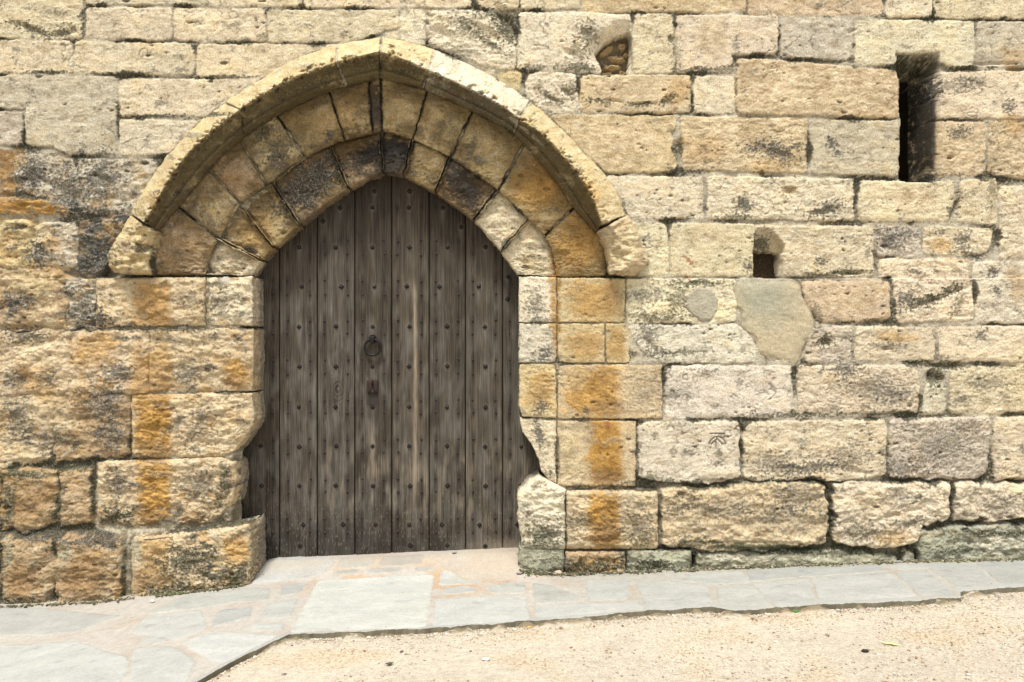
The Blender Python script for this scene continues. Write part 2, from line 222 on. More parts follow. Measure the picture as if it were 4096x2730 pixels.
def colour(PX, PY, base, Dj, seed=0, fld=None):
    """albedo + crust mask; Dj = distance to the nearest joint"""
    c = np.array(base, float)
    if fld is None: fld = fields(PX, PY)
    nl, nm, nf, ng = fld
    def mix(k, col):
        nonlocal c
        c = c * (1 - k[:, None]) + np.asarray(col) * k[:, None]
    c *= (1 + .18 * nl + .16 * nm + .08 * nf)[:, None]
    t = np.clip(nl * .9 + nm * .6 - .10, 0, 1)[:, None]          # warmer patches
    c = c * (1 - t) + c * np.array([.97, .86, .66]) * t
    left = np.clip(ss(640, 540, PX) * ss(320, 420, PY), 0, 1); low = ss(940, 1120, PY) * (1 - left)
    f1 = fbm(PX / 58., PY / 44., 101, 3); f2 = fbm(PX / 38. + 9, PY / 26., 105, 3); f3 = fbm(PX / 120., PY / 80., 109, 2)
    mix(ss(.02, .40, f1 + .2 * nf) * left * .65, (.40, .255, .105)); mix(ss(.15, .5, -f1 + .3 * f3) * left * .5, (.33, .215, .12))
    mix(ss(.20, .5, f1 + .15 * nf) * (1 - left) * .28, (.47, .34, .175))
    crust = np.zeros(len(PX))
    w = ss(.05, .40, nf * .9 + nm * .6 + f2 * .4 - .02) * .45                # pale crust
    mix(w, (.64, .60, .48)); crust = np.maximum(crust, w * .7)
    dk = ss(.16, .5, nf * .8 - nm * .6 - nl * .2) * .5
    c = c * (1 - dk[:, None]) + c * np.array([.50, .41, .30]) * dk[:, None]
    g = ss(.30 - .12 * left - .06 * low, .52, f2 + .35 * nf + .2 * f3) * (.50 + .30 * left + .2 * low)      # scattered dark lichen
    mix(g, (.095, .088, .070)); crust = np.maximum(crust, g)
    crk = ss(.026, .004, np.abs(fbm(PX / 90., PY / 52., 141, 3))) * ss(.08, .3, perlin(PX / 130., PY / 110., 143)); mix(crk * .55, (.10, .085, .06))
    jn = perlin(PX / 62., PY / 47., 113)
    al = ss(.0, .42, jn * 1.0 + nm * .5 + nf * .55 + .34 + .45 * np.clip(left * ss(1000, 1080, PY), 0, 1) + .15 * low - np.clip(Dj, 0, 60) / 8.) * .92
    mix(al, np.array([.042, .040, .024])); crust = np.maximum(crust * (1 - al), al * .45)
    xr = (PX.min(), PX.max(), PY.min(), PY.max())
    for (cx, cy, rx, ry, rot, ck, st, grit, p) in BL:
        m = 1.9 * max(rx, ry)
        if cx + m < xr[0] or cx - m > xr[1] or cy + m < xr[2] or cy - m > xr[3]: continue
        idx = np.nonzero((np.abs(PX - cx) < m) & (np.abs(PY - cy) < m))[0]
        if not len(idx): continue
        band = p >= 5
        dx = PX[idx] - cx + nm[idx] * (13 if band else 8) + nl[idx] * (9 if band else 0) + nf[idx] * 3; dy = PY[idx] - cy + nm[idx] * 5 * (.3 if band else 1); a = math.radians(rot)
        ex = np.abs((dx * math.cos(a) + dy * math.sin(a)) / rx); ey = np.abs((-dx * math.sin(a) + dy * math.cos(a)) / ry)
        r = (ex ** p + ey ** p) ** (1. / p)
        if grit >= .6: mk = ss(.0, .38, (1 - r) * 1.0 + nf[idx] * 1.15 * grit + nm[idx] * .8 + ng[idx] * .3 - .10)
        elif band: mk = ss(-.12, .30, (1 - r) * .8 + nf[idx] * .16 + nm[idx] * .22)
        else: mk = ss(-.10, .42, (1 - r) * .9 + nm[idx] * .45 + nf[idx] * .3 + nl[idx] * .2)
        mk = mk * st; col = np.array(PAL[ck])
        if grit < .6:
            vv = 1 + .35 * nl[idx] + .45 * nm[idx] + .30 * nf[idx]; col = np.stack([col[0] * vv, col[1] * vv ** 1.15, col[2] * vv ** 1.4], 1)
            if band: mk = mk * (1 - .6 * ss(.15, .5, f2[idx] + .3 * nf[idx]))
        c[idx] = c[idx] * (1 - mk[:, None]) + col * mk[:, None]
        if grit >= .6: crust[idx] = np.maximum(crust[idx], mk * grit)
        else: crust[idx] *= (1 - mk * .75)
    return np.clip(c, .010, .78), np.clip(crust, 0, 1)
def fields(PX, PY):
    nl = fbm(PX / 75., PY / 55., 1, 2); nm = fbm(PX / 24., PY / 17., 11, 3)
    nf = fbm(PX / 6.5, PY / 5.2, 23, 2); ng = perlin(PX / 3.1, PY / 2.6, 31)
    return nl, nm, nf, ng
def relief(PX, PY, crust, rough, fld):
    nl, nm, nf, ng = fld
    st = fbm(PX / 46. + nl * 1.5, PY / 7.5 + nm * .8, 41, 2)             # bedding
    rd = 1 - np.abs(fbm(PX / 17., PY / 11., 51, 2)) * 2.2
    bedw = np.clip(perlin(PX / 210., PY / 95., 43) * 1.6 + .35, .1, 1.3)
    fr = np.abs(fbm(PX / 34. + nm, PY / 30., 45, 2))                       # fractured facets
    h = nl * .0045 + nm * .0038 * rough + st * .0020 * rough * bedw + nf * .0015 * rough + ng * .0009 * rough - (np.clip(.16 - fr, 0, 1) * .022) * (rough - .7) * (1.2 - bedw)
    reg = np.clip(ss(640, 560, PX) * ss(330, 420, PY) + ss(1060, 1130, PY), 0, 1)
    h += fbm(PX / 44., PY / 30., 47, 3) * .019 * reg + fbm(PX / 15., PY / 12., 48, 2) * .006 * reg
    crk = ss(.022, .0, np.abs(fbm(PX / 90., PY / 52., 141, 3))) * ss(.08, .3, perlin(PX / 130., PY / 110., 143)); h -= crk * .0035
    h += crust * (nf * .0042 + ng * .0050 + np.clip(rd, 0, 1) * .0012 - .001)
    return h

# ---------------------------------------------------------------- wall field
X0, X1, Y0, Y1 = -60, 2420, -60, 1500
xs = np.concatenate([np.arange(-1500, -60, 9.), np.arange(-60, 2420, STEP), np.arange(2420, 3860, 9.)])
xs = np.unique(np.concatenate([xs, np.arange(2143, 2160, .33)]))
ys = np.concatenate([np.arange(-1000, -60, 9.), np.arange(-60, 1400, STEP), np.arange(1400, 1520, 9.)])
GX, GY = np.meshgrid(xs, ys, indexing='ij'); shp = GX.shape
FX, FY = GX.ravel(), GY.ravel()
print('wall verts', FX.size)
FXn = FX - .20 * ss(2158, 2146, FX) / S * (FX > 2100) * ss(140, 175, FY) * ss(416, 408, FY)
FL = fields(FXn, FY)
lowleft = np.clip(ss(450, 150, FX) * ss(450, 650, FY) + ss(1060, 1130, FY) * .8, 0, 1)
wamp = 1 + 1.3 * np.clip(perlin(FX / 120., FY / 120., 66), 0, 1)
WX = (FX + wamp * (2.2 + 4.2 * lowleft) * perlin(FX / 26., FY / 26., 61) + 1.5 * perlin(FX / 8., FY / 8., 62)).reshape(shp)
WY = (FY + wamp * (2.2 + 5. * lowleft) * perlin(FX / 30., FY / 24., 63) + 1.5 * perlin(FX / 8., FY / 7., 64)).reshape(shp)
# blocks: (polygon or x0,y0,x1,y1 , colour, height mm, edge radius, edge depth mm, roughness)
def rc(a, b, c, d): return [(a, b), (c, b), (c, d), (a, d)]
B = []
def add(poly, c='p', h=0., r=6., dep=9., ro=1.):
    if len(poly) == 4 and not isinstance(poly[0], (tuple, list)): poly = rc(*poly)
    B.append((poly, c, h, r, dep, ro))
for a, b_, c_ in ((-60,180,82),(187,478,4),(480,690,8),(692,1086,11),(1090,1192,13),(1196,1335,15),(1338,1720,21),(1723,2037,29),(2043,2153,33),(2156,2420,36)):
    add([(a, -58), (b_, -58), (b_, c_), (a, c_)], 'p' if a not in (1338, 1723) else 't')
add([(187,9),(388,11),(388,86),(186,84)]); add([(392,11),(604,12),(605,91),(391,87)]); add([(609,13),(913,15),(914,57),(880,67),(812,88),(800,91),(609,92)])
add([(880,70),(914,62),(913,90),(884,84)], 'p', -4); add([(918,15),(975,16),(976,108),(918,95)], 'q')
add([(979,16),(1130,16),(1172,40),(1184,60),(1185,155),(1110,152),(1050,120),(980,98)], 'q', 3, 20, 20, 2.2)
add([(1193,20),(1453,23),(1454,162),(1187,155)], 'q', 4, 14, 14); add([(1458,23),(1552,25),(1552,162),(1456,163)], 'p')
add([(1557,27),(1793,29),(1793,118),(1690,121),(1690,162),(1556,160)], 'p', 2); add([(1800,31),(1967,34),(1967,134),(1799,127)], 'g')
add([(1972,37),(2251,41),(2248,140),(2235,152),(2175,145),(2165,118),(2070,118),(2068,147),(1972,142)], 'q', 3, 10)
add([(2257,40),(2420,42),(2420,148),(2256,148)], 'g', 0)
add([(-60,85),(157,86),(156,162),(-60,162)]); add([(161,87),(439,92),(439,167),(161,163)]); add([(443,94),(792,94),(740,122),(600,180),(443,171)])
add([(1100,157),(1138,157),(1138,186),(1104,170)]); add([(1142,159),(1200,159),(1200,198),(1183,212),(1142,190)], 'y'); add([(1209,160),(1329,162),(1329,235),(1322,256),(1258,255),(1207,222)], 'q', 3, 12, 12, 1.8)
add([(1334,166),(1592,166),(1592,256),(1332,255)], 't', 4); add([(1597,168),(1692,168),(1692,258),(1597,257)], 'q')
add([(1697,129),(1795,131),(1970,149),(2071,153),(2077,164),(2074,268),(1697,258)], 't', 6, 8, 12, 1.5)
add([(2082,158),(2420,155),(2420,268),(2082,268)], 'p', 0, 9)
add([(-60,168),(259,170),(261,350),(140,352),(110,335),(46,330),(46,247),(-60,245)], 'g', 2); add([(-60,250),(41,250),(42,330),(-60,332)], 'g')
add([(265,172),(600,178),(545,215),(505,255),(480,264),(265,262)], 'p', 3, 12); add([(265,269),(452,274),(410,330),(385,353),(264,353)], 'q')
add([(165,358),(368,361),(330,420),(300,482),(255,490),(165,488)], 'g', 0, 9, 12, 1.4); add([(26,345),(160,352),(162,455),(100,452),(26,440)], 'g', -6, 12, 20, 2); add([(-60,338),(22,340),(22,450),(-60,450)], 'n', -2, 14, 20)
add([(-60,452),(60,452),(130,466),(160,488),(-60,492)], 'o', 12, 12, 25); add([(-60,500),(62,500),(60,612),(-60,610)], 'y', 0, 16, 25, 1.6); add([(66,512),(166,504),(166,600),(140,617),(66,610)], 'g', 2, 15, 25, 1.8)
add([(170,500),(298,492),(245,590),(246,628),(170,626)], 'l', -4, 12, 18, 2.2)
add([(-60,620),(120,618),(152,640),(150,752),(-60,756)], 'b', 4, 20, 30, 1.6); add([(156,642),(216,636),(217,755),(156,752)], 'g', -6, 12, 20, 2.4)
add([(-60,764),(160,760),(162,905),(-60,908)], 't', 4, 22, 28, 1.7); add([(166,762),(340,762),(340,905),(166,905)], 't', 4, 18, 24, 1.5)
add([(-60,914),(118,910),(118,1060),(60,1070),(-60,1068)], 't', 2, 22, 30, 1.9); add([(122,908),(298,907),(298,1050),(122,1062)], 'b', 4, 20, 28, 1.9)
add([(-60,1075),(4,1078),(4,1212),(-60,1212)], 'n', 8, 24, 30, 2); add([(8,1080),(70,1072),(136,1078),(134,1200),(70,1218),(8,1212)], 'b', 10, 26, 32, 2.2); add([(141,1082),(214,1070),(216,1200),(141,1206)], 'b', 12, 26, 32, 2.2)
add([(-60,1228),(20,1228),(20,1420),(-60,1420)], 'n', 14, 26, 34, 2); add([(26,1230),(144,1228),(144,1420),(26,1420)], 'b', 18, 28, 34, 2.2); add([(150,1228),(296,1232),(298,1420),(150,1420)], 'b', 20, 28, 34, 2.2)
add([(1258,259),(1560,261),(1549,305),(1549,335),(1561,372),(1558,392),(1396,395),(1340,345),(1270,278)], 't', 3); add([(1565,263),(1864,266),(1862,396),(1568,386),(1572,345)], 't', 5, 10, 14, 1.8); add([(1868,268),(2074,272),(2074,403),(1869,396)], 'g', 3)
add([(2082,272),(2277,273),(2276,400),(2160,404),(2082,408)], 't', 0, 9, 12, 1.5); add([(2282,274),(2420,274),(2420,416),(2282,400)], 't', 0, 10, 14, 1.8)
add([(1388,400),(1620,402),(1622,500),(1450,502),(1438,465)], 'q'); add([(1628,402),(1972,405),(1972,506),(1630,501)], 'p', 3, 10, 14, 1.7); add([(1980,410),(2203,412),(2199,478),(2188,506),(1982,508)], 'p', 6, 12, 18, 1.3)
add([(2214,410),(2302,406),(2302,515),(2212,510)]); add([(2308,422),(2420,420),(2420,590),(2308,592)], 'p', 0, 10, 12, 1.6)
add([(1450,508),(1538,510),(1540,630),(1450,634)], 'q'); add([(1544,509),(1740,512),(1736,635),(1543,635)], 'p', 4); add([(1738,513),(2013,515),(2018,634),(1738,635)], 'p', 4, 9, 14, 1.5)
add([(2023,516),(2125,519),(2128,585),(2023,588)], 'g', 0, 10, 12, 2); add([(2131,519),(2297,521),(2290,570),(2270,583),(2132,585)], 'p', 0, 10, 14, 1.7)
add([(1440,640),(1692,641),(1692,742),(1440,743)], 'q', 0, 8, 10, 1.8); add([(1840,645),(2045,645),(2048,735),(1960,742),(1880,742),(1850,700)], 't', 5, 12, 16); add([(2026,592),(2235,592),(2238,738),(2060,742),(2053,640),(2026,640)], 'p', 4, 12, 18, 2)
add([(2245,600),(2420,598),(2420,745),(2240,744)], 'q', 0, 10, 12, 1.5); add([(1440,748),(1700,746),(1736,790),(1738,834),(1525,836),(1480,810),(1452,775)], 'w', 2, 9, 10, 1.3); add([(1860,749),(1959,749),(1957,830),(1850,834)], 'g', 0, 9, 12, 2)
add([(1966,750),(2150,750),(2150,832),(1963,830)], 'p', 3, 9, 12, 1.4); add([(2156,750),(2420,748),(2420,834),(2160,830)], 'p', 2, 10, 14, 1.3)
add([(1527,839),(1821,842),(1823,925),(1810,950),(1780,961),(1529,962)], 'w', 4, 12, 14); add([(1831,840),(2110,839),(2112,950),(1836,951)], 'p', 6, 14, 18, 1.9)
add([(2124,882),(2174,878),(2176,952),(2122,955)], 'w', 0, 9, 14, 1.4); add([(2184,842),(2420,840),(2420,950),(2182,951)], 'p', 0, 10, 14, 1.8)
add([(1466,970),(1700,967),(1701,1098),(1640,1113),(1500,1108),(1468,1100)], 'q', 6, 9, 14); add([(1706,969),(2037,964),(2038,1090),(1990,1103),(1706,1104)], 'p', 8, 10, 15, 1.5)
add([(2044,962),(2275,958),(2270,1090),(2250,1103),(2043,1100)], 'g', 7, 10, 16, 1.9); add([(2281,958),(2420,956),(2420,1104),(2282,1104)], 'p', 6, 12, 20, 1.6)
add([(1519,1124),(1640,1118),(1760,1106),(1894,1110),(1902,1180),(1901,1248),(1800,1263),(1640,1266),(1521,1256)], 't', 26, 15, 26, 1.8)
add([(1911,1109),(2182,1108),(2180,1195),(2118,1210),(2100,1250),(2010,1262),(1912,1248)], 'p', 24, 15, 26, 1.8); add([(2188,1109),(2420,1108),(2420,1196),(2190,1198)], 'p', 22, 14, 24, 1.8)
add([(1596,1272),(1900,1264),(2062,1277),(2064,1310),(1596,1340)], 'e', 6, 14, 20, 1.4); add([(2069,1262),(2104,1262),(2104,1310),(2069,1310)], 'e', 6, 10, 20); add([(2110,1214),(2190,1206),(2420,1204),(2420,1310),(2110,1310)], 'e', 24, 16, 34, 2)
# masonry beyond the frame, in random courses
def courses(xa, xb, ya, yb):
    y = ya
    while y < yb - 20:
        h = R.uniform(70, 130); h = min(h, yb - y); x = xa
        while x < xb - 20:
            w = min(R.uniform(120, 320), xb - x); w = xb - x if xb - x - w < 70 else w
            add([(x + 3, y + 2), (x + w - 3, y + R.uniform(0, 4)), (x + w - 3, y + h - 3), (x + 3, y + h - 4)], R.choice('ppqtg'), R.uniform(-3, 5), R.uniform(9, 18), R.uniform(12, 24), R.uniform(1, 2)); x += w
        y += h
courses(-1490, -64, -990, 1500); courses(2424, 3850, -990, 1500); courses(-64, 2424, -990, -62)
H = np.full(shp, 0.); ng2 = FL[2].reshape(shp)
H[:] = -.0085 + .005 * FL[1].reshape(shp) - .016 * lowleft.reshape(shp)
jf = ss(-.35, .35, perlin(FX / 105., FY / 70., 121) + .25 * FL[1] - .02 - .12 * ss(1400, 1500, FX) * ss(1000, 800, FY) * ss(420, 560, FY) + .4 * ss(900, 1100, FY)).reshape(shp)
H = -.001 - .0135 * jf + .004 * FL[1].reshape(shp) - .010 * lowleft.reshape(shp)
DJ = np.zeros(shp); base = np.zeros(shp + (3,)); base[:] = np.array(PAL['m']) ; RO = np.ones(shp); inb = np.zeros(shp)
mort_dark = (ss(.15, .75, jf) * ss(-.5, .1, ng2))[..., None]
base = base * (1 - .85 * mort_dark) + np.array([.06, .055, .038]) * .85 * mort_dark
base = base * (1 - .75 * lowleft.reshape(shp)[..., None]) + np.array([.15, .13, .085]) * .75 * lowleft.reshape(shp)[..., None] * (1 + .5 * FL[2].reshape(shp)[..., None])
for (poly, ck, hmm, r, dep, ro) in B:
    P = np.array(poly, float); pad = 8
    i0, i1 = np.searchsorted(xs, [P[:, 0].min() - pad, P[:, 0].max() + pad]); j0, j1 = np.searchsorted(ys, [P[:, 1].min() - pad, P[:, 1].max() + pad])
    sl = (slice(i0, i1), slice(j0, j1)); d = sdpoly(WX[sl], WY[sl], P) + .4 + 3.2 * (lowleft.reshape(shp)[sl] if P[:, 0].max() < 460 else 0)
    t = np.clip(d / r, 0, 1); prof = 1 - np.sqrt(np.clip(1 - (1 - t) ** 2, 0, 1))
    cx, cy = P.mean(0); tx, ty = R.uniform(-1, 1) * .003, R.uniform(-1, 1) * .003
    jj = (R.uniform(-2.5, 2.5) + hmm) / 1000.
    h = jj + tx * (GX[sl] - cx) / 100 + ty * (GY[sl] - cy) / 60 - prof * dep / 1000. * (.35 + .75 * jf[sl]) + np.minimum(d, 0) * .006
    m = d > -.3
    better = (h > H[sl]) & m
    H[sl] = np.where(better, h, H[sl]); k = ss(-.6, 1.6, d)
    cb = np.array(PAL[ck]) * R.uniform(.93, 1.06); cb = cb * np.array([1, R.uniform(.975, 1.015), R.uniform(.93, 1.05)])
    kk = np.where(m, k, 0)[..., None]; base[sl] = base[sl] * (1 - kk) + cb * kk
    DJ[sl] = np.where(m, np.maximum(DJ[sl], d), DJ[sl]); RO[sl] = np.where(m, ro, RO[sl]); inb[sl] = np.maximum(inb[sl], np.where(m, k, 0))
# lower courses lean forward
lean = np.interp(FY, [1040, 1075, 1215, 1235, 1500], [0, .012, .03, .075, .10]) * ss(700, 520, FX)
H += lean.reshape(shp)
crust0 = None
c, crust = colour(FX, FY, base.reshape(-1, 3), DJ.ravel() + 7 * (1 - jf.ravel()), 0, FL)
H = H.ravel() + relief(FXn, FY, crust, RO.ravel() * .9, FL) * (.5 + .5 * inb.ravel())
pz = pits(FX, FY, 14., .9, 5.5, 3, .6) * ss(-.05, .35, perlin(FX / 150., FY / 90., 155) + .3 * FL[0]) + pits(FX + 300, FY, 48., 1.5, 9, 5, .22)
H -= pz * .0022 * inb.ravel()
pk = ss(.8, 2.6, pz)[:, None] * inb.ravel()[:, None]; c = c * (1 - pk * .6)
# carved hollows: cx,cy,rx,ry,rot,depth(m)
HOL = [(1165,55,22,60,-22,.040),(1120,70,50,14,35,.018),(1010,70,30,20,20,.014),(1350,70,22,14,0,.010),(1310,115,26,10,30,.012),(1300,205,26,10,40,.012),(1270,222,34,6,20,.010),(1180,210,30,10,30,.012),
 (1480,233,36,5,-3,.013),(1410,226,26,5,8,.012),(1537,222,24,6,-38,.014),(1556,250,9,8,0,.01),(1545,84,8,12,0,.012),(1790,350,50,12,15,.010),(1820,435,22,12,0,.014),(1715,470,16,22,0,.010),(1900,485,44,12,-12,.010),(2205,475,8,34,20,.016),
 (1962,626,40,7,-3,.018),(2130,697,60,8,-18,.012),(2190,672,50,7,-18,.012),(1895,787,20,13,0,.016),(2002,742,44,9,-6,.022),(2035,802,9,7,0,.018),(2170,842,60,9,3,.020),(2146,868,24,20,10,.026),(2138,860,9,7,0,.03),(2163,868,8,8,0,.03),
 (2195,359,9,7,0,.03),(2098,1255,20,10,0,.02),(1590,1288,10,20,0,.03),(2225,1246,12,8,0,.02),(2262,1245,12,7,0,.02),(60,470,50,6,5,.010),(30,520,24,8,10,.015),(150,625,30,12,20,.025),(50,752,60,8,0,.020),(60,872,26,18,0,.018),(215,785,30,5,-5,.010),
 (80,1010,50,8,0,.014),(60,60,50,10,22,.010),(140,70,30,10,-18,.012),(485,775,12,8,0,.012),(1490,790,30,10,45,.010),(2290,140,60,6,0,.012),(2345,152,30,8,0,.02),(1965,65,14,6,-30,.01),(240,545,14,40,0,.008),(215,745,40,8,5,.02),
 (1640,1105,60,7,0,.012),(1890,1120,16,12,0,.03),(1700,1245,160,6,0,.012),(2060,1180,70,6,-15,.01),(2340,1105,40,8,0,.022),(160,480,40,5,0,.01),(1553,360,9,24,0,.012),(1525,850,4,8,0,.01),(1950,1080,60,10,10,.008),(2150,380,8,40,0,.004)]
for (cx, cy, rx, ry, rot, dp) in HOL:
    m = 1.6 * max(rx, ry); idx = np.nonzero((np.abs(FX - cx) < m) & (np.abs(FY - cy) < m))[0]
    dx = FX[idx] - cx + FL[1][idx] * 7; dy = FY[idx] - cy + FL[1][idx] * 4; a = math.radians(rot)
    r = np.hypot((dx * math.cos(a) + dy * math.sin(a)) / rx, (-dx * math.sin(a) + dy * math.cos(a)) / ry)
    H[idx] -= dp * ss(1.1, .25, r)
H = H.reshape(shp); Cc = c.reshape(shp + (3,))
def win(x0, y0, x1, y1):
    i0, i1 = np.searchsorted(xs, [x0, x1]); j0, j1 = np.searchsorted(ys, [y0, y1]); return (slice(i0, i1), slice(j0, j1))
# benchmark cut in the stone: a bar and a broad arrow below it
def seg(gx, gy, a, b):
    a, b = np.array(a, float), np.array(b, float); e = b - a; t = np.clip(((gx - a[0]) * e[0] + (gy - a[1]) * e[1]) / (e @ e), 0, 1)
    return np.hypot(gx - a[0] - t * e[0], gy - a[1] - t * e[1])
w = win(1600, 975, 1700, 1060); gx, gy = GX[w], GY[w]
arc = [(1629, 1021), (1632, 1013), (1638, 1007), (1645, 1004), (1652, 1004), (1659, 1007), (1664, 1013), (1667, 1020)]
segs = [((1631, 996.5), (1665, 996.5))] + list(zip(arc[:-1], arc[1:])) + [((1646, 1006), (1645.5, 1028)), ((1647, 1008), (1634, 1021)), ((1647, 1008), (1660, 1021))]
dd = np.min([seg(gx, gy, a, b) for a, b in segs], 0) + .7 * perlin(gx / 3, gy / 3, 5)
k = ss(2.2, .4, dd); crust.reshape(shp)[w] *= .25; H[w] -= .0085 * k; Cc[w] = Cc[w] * (1 - .5 * k[..., None])
# broken pocket with rubble
w = win(1340, 40, 1475, 180); P = [(1449, 64), (1420, 72), (1396, 86), (1372, 112), (1374, 122), (1388, 148), (1386, 162), (1444, 166), (1452, 120), (1454, 80)]
d = sdpoly(WX[w], WY[w], P, 2); k = ss(-14, 5, d); kc = ss(-1, 3, d)
H[w] -= .035 * ss(-34, 0, d) * ss(1460, 1440, GX[w]) * ss(172, 150, GY[w])
rub = np.zeros(GX[w].shape)
for (cx, cy, rx, ry, a) in ((1400,100,22,9,-38),(1436,90,12,10,20),(1424,118,24,9,8),(1412,138,24,10,0),(1437,152,10,8,0),(1400,155,14,6,5),(1446,110,10,6,0)):
    a = math.radians(a); dx = WX[w] - cx; dy = WY[w] - cy
    rub = np.maximum(rub, ss(1.15, .6, np.hypot((dx * math.cos(a) + dy * math.sin(a)) / rx, (-dx * math.sin(a) + dy * math.cos(a)) / ry)))
H[w] = np.where(d > -1, -.10 - .02 * ng2[w] + rub * .028, H[w])
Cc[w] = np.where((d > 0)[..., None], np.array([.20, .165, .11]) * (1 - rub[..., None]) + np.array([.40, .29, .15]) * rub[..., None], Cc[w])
# square putlog hole with its worn splay above
w = win(1700, 500, 1840, 660); gx = GX[w] + 2 * perlin(GX[w] / 30, GY[w] / 30, 3); gy = GY[w] + 2 * perlin(GX[w] / 30, GY[w] / 30, 4)
spl = sdpoly(gx, gy, [(1742, 516), (1772, 520), (1806, 560), (1806, 580), (1738, 580)], 2)
H[w] -= .085 * ss(518, 580, GY[w]) ** .8 * ss(-3, 4, spl)
dq = sdpoly(gx, gy, [(1737, 574), (1803, 574), (1804, 638), (1737, 637)], 2)
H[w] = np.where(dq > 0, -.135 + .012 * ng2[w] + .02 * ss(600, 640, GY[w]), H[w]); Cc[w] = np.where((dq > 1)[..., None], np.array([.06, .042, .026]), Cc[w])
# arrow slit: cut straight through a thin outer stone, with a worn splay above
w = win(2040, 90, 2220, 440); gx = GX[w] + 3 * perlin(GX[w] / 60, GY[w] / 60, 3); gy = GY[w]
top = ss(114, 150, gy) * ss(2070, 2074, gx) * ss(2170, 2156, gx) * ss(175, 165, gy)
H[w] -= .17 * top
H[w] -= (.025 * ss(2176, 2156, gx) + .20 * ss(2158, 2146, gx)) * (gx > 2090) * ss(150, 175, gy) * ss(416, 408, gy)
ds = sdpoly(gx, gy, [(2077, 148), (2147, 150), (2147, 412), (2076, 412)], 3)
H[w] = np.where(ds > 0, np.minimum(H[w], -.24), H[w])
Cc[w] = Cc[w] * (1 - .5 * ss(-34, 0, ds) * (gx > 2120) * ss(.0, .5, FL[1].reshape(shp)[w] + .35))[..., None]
# beds behind the arch, jambs and plinth
def curve(pts, n=200):
    P = np.array(pts, float); P = np.vstack([2 * P[0] - P[1], P, 2 * P[-1] - P[-2]]); out = []
    m = len(pts) - 1; per = max(4, n // m)
    for i in range(m):
        p0, p1, p2, p3 = P[i:i + 4]; t = np.linspace(0, 1, per, endpoint=False)[:, None]
        out.append(.5 * ((2 * p1) + (p2 - p0) * t + (2 * p0 - 5 * p1 + 4 * p2 - p3) * t ** 2 + (3 * p1 - p0 - 3 * p2 + p3) * t ** 3))
    return np.vstack(out + [P[-2:-1]])
HOL_ = curve([(262, 560), (300, 488), (373, 373), (455, 283), (514, 237), (603, 178), (689, 130), (772, 104), (876, 84)])
HOR_ = curve([(876, 84), (935, 96), (1000, 115), (1102, 160), (1194, 214), (1264, 270), (1324, 330), (1386, 396), (1418, 445), (1444, 495)])
HRL = curve([(290, 570), (333, 508), (405, 386), (475, 310), (541, 260), (574, 236), (669, 181), (772, 144), (873, 119)])
HRR = curve([(873, 119), (930, 138), (983, 162), (1069, 200), (1135, 232), (1192, 272), (1250, 312), (1307, 372), (1353, 436), (1384, 515)])
HIL = curve([(352, 632), (354, 560), (376, 517), (425, 458), (481, 389), (560, 315), (645, 262), (749, 214), (800, 198), (873, 179)])
HIR = curve([(873, 179), (970, 204), (1069, 247), (1130, 278), (1181, 308), (1264, 400), (1318, 478), (1355, 520), (1378, 550), (1391, 590), (1392, 635)])
MIL = curve([(474, 634), (482, 590), (505, 548), (553, 472), (612, 430), (700, 364), (760, 335), (792, 324), (877, 302)])
MIR = curve([(877, 302), (948, 322), (1033, 362), (1085, 396), (1142, 436), (1210, 500), (1250, 542), (1272, 590), (1279, 636)])
IIL = curve([(579, 634), (596, 606), (628, 570), (688, 518), (740, 474), (800, 434), (840, 410), (880, 394)])
IIR = curve([(880, 394), (928, 404), (1000, 442), (1087, 505), (1125, 545), (1158, 588), (1190, 632)])
zone = np.vstack([HOL_[::6], HOR_[6::6], [(1460, 560), (1440, 636), (1440, 1120), (1512, 1122), (1512, 1262), (1592, 1270), (1592, 1500), (300, 1500), (298, 1232), (217, 1215), (217, 1062), (300, 1055), (300, 905), (340, 903), (340, 760), (219, 757), (219, 636)]])
P = zone; i0, i1 = np.searchsorted(xs, [200, 1600]); j0, j1 = np.searchsorted(ys, [70, 1510]); w = (slice(i0, i1), slice(j0, j1))
d = sdpoly(GX[w], GY[w], P, 2)
kz = ss(1, 6, d);  H[w] = np.where(d > 1, np.minimum(H[w], -.008 - .048 * ss(650, 630, GY[w]) + .003 * ng2[w] + lean.reshape(shp)[w] * .8), H[w]); bedc = (np.array([.17, .145, .095]) + np.array([.20, .18, .15]) * ss(-.1, .3, FL[1].reshape(shp)[w])[..., None])
Cc[w] = Cc[w] * (1 - kz[..., None]) + (bedc * (1 + .5 * ng2[w][..., None])) * kz[..., None]
opening = np.vstack([[(540, 1500), (545, 1180), (540, 1100), (546, 1040), (562, 985), (563, 640)], IIL[::8] + [-9, -9], IIR[::8] + [9, -9], [(1208, 640), (1208, 960), (1222, 1000), (1256, 1060), (1250, 1110), (1215, 1130), (1215, 1500)]])
w = win(440, 290, 1310, 1520); dop = np.full(shp, -99.); dop[w] = sdpoly(GX[w], GY[w], opening, 2)
H -= .040 * ss(-125, -100, dop) * (GY < 640); near = ss(-14, -2, dop); H -= near * .08
# faces
F = gridF(*shp); keep = np.ones(shp, bool); keep[dop > 0] = False
kd = np.zeros(shp, bool); w = win(2040, 100, 2200, 440); kd[w] = sdpoly(GX[w] + 3 * perlin(GX[w] / 60, GY[w] / 60, 3), GY[w], [(2077, 148), (2147, 150), (2147, 412), (2076, 412)], 3) > 0
kf = keep.ravel(); fm = kf[F].all(1) & ~(kd.ravel()[F].all(1)); F = F[fm]
F = F[:, ::-1]
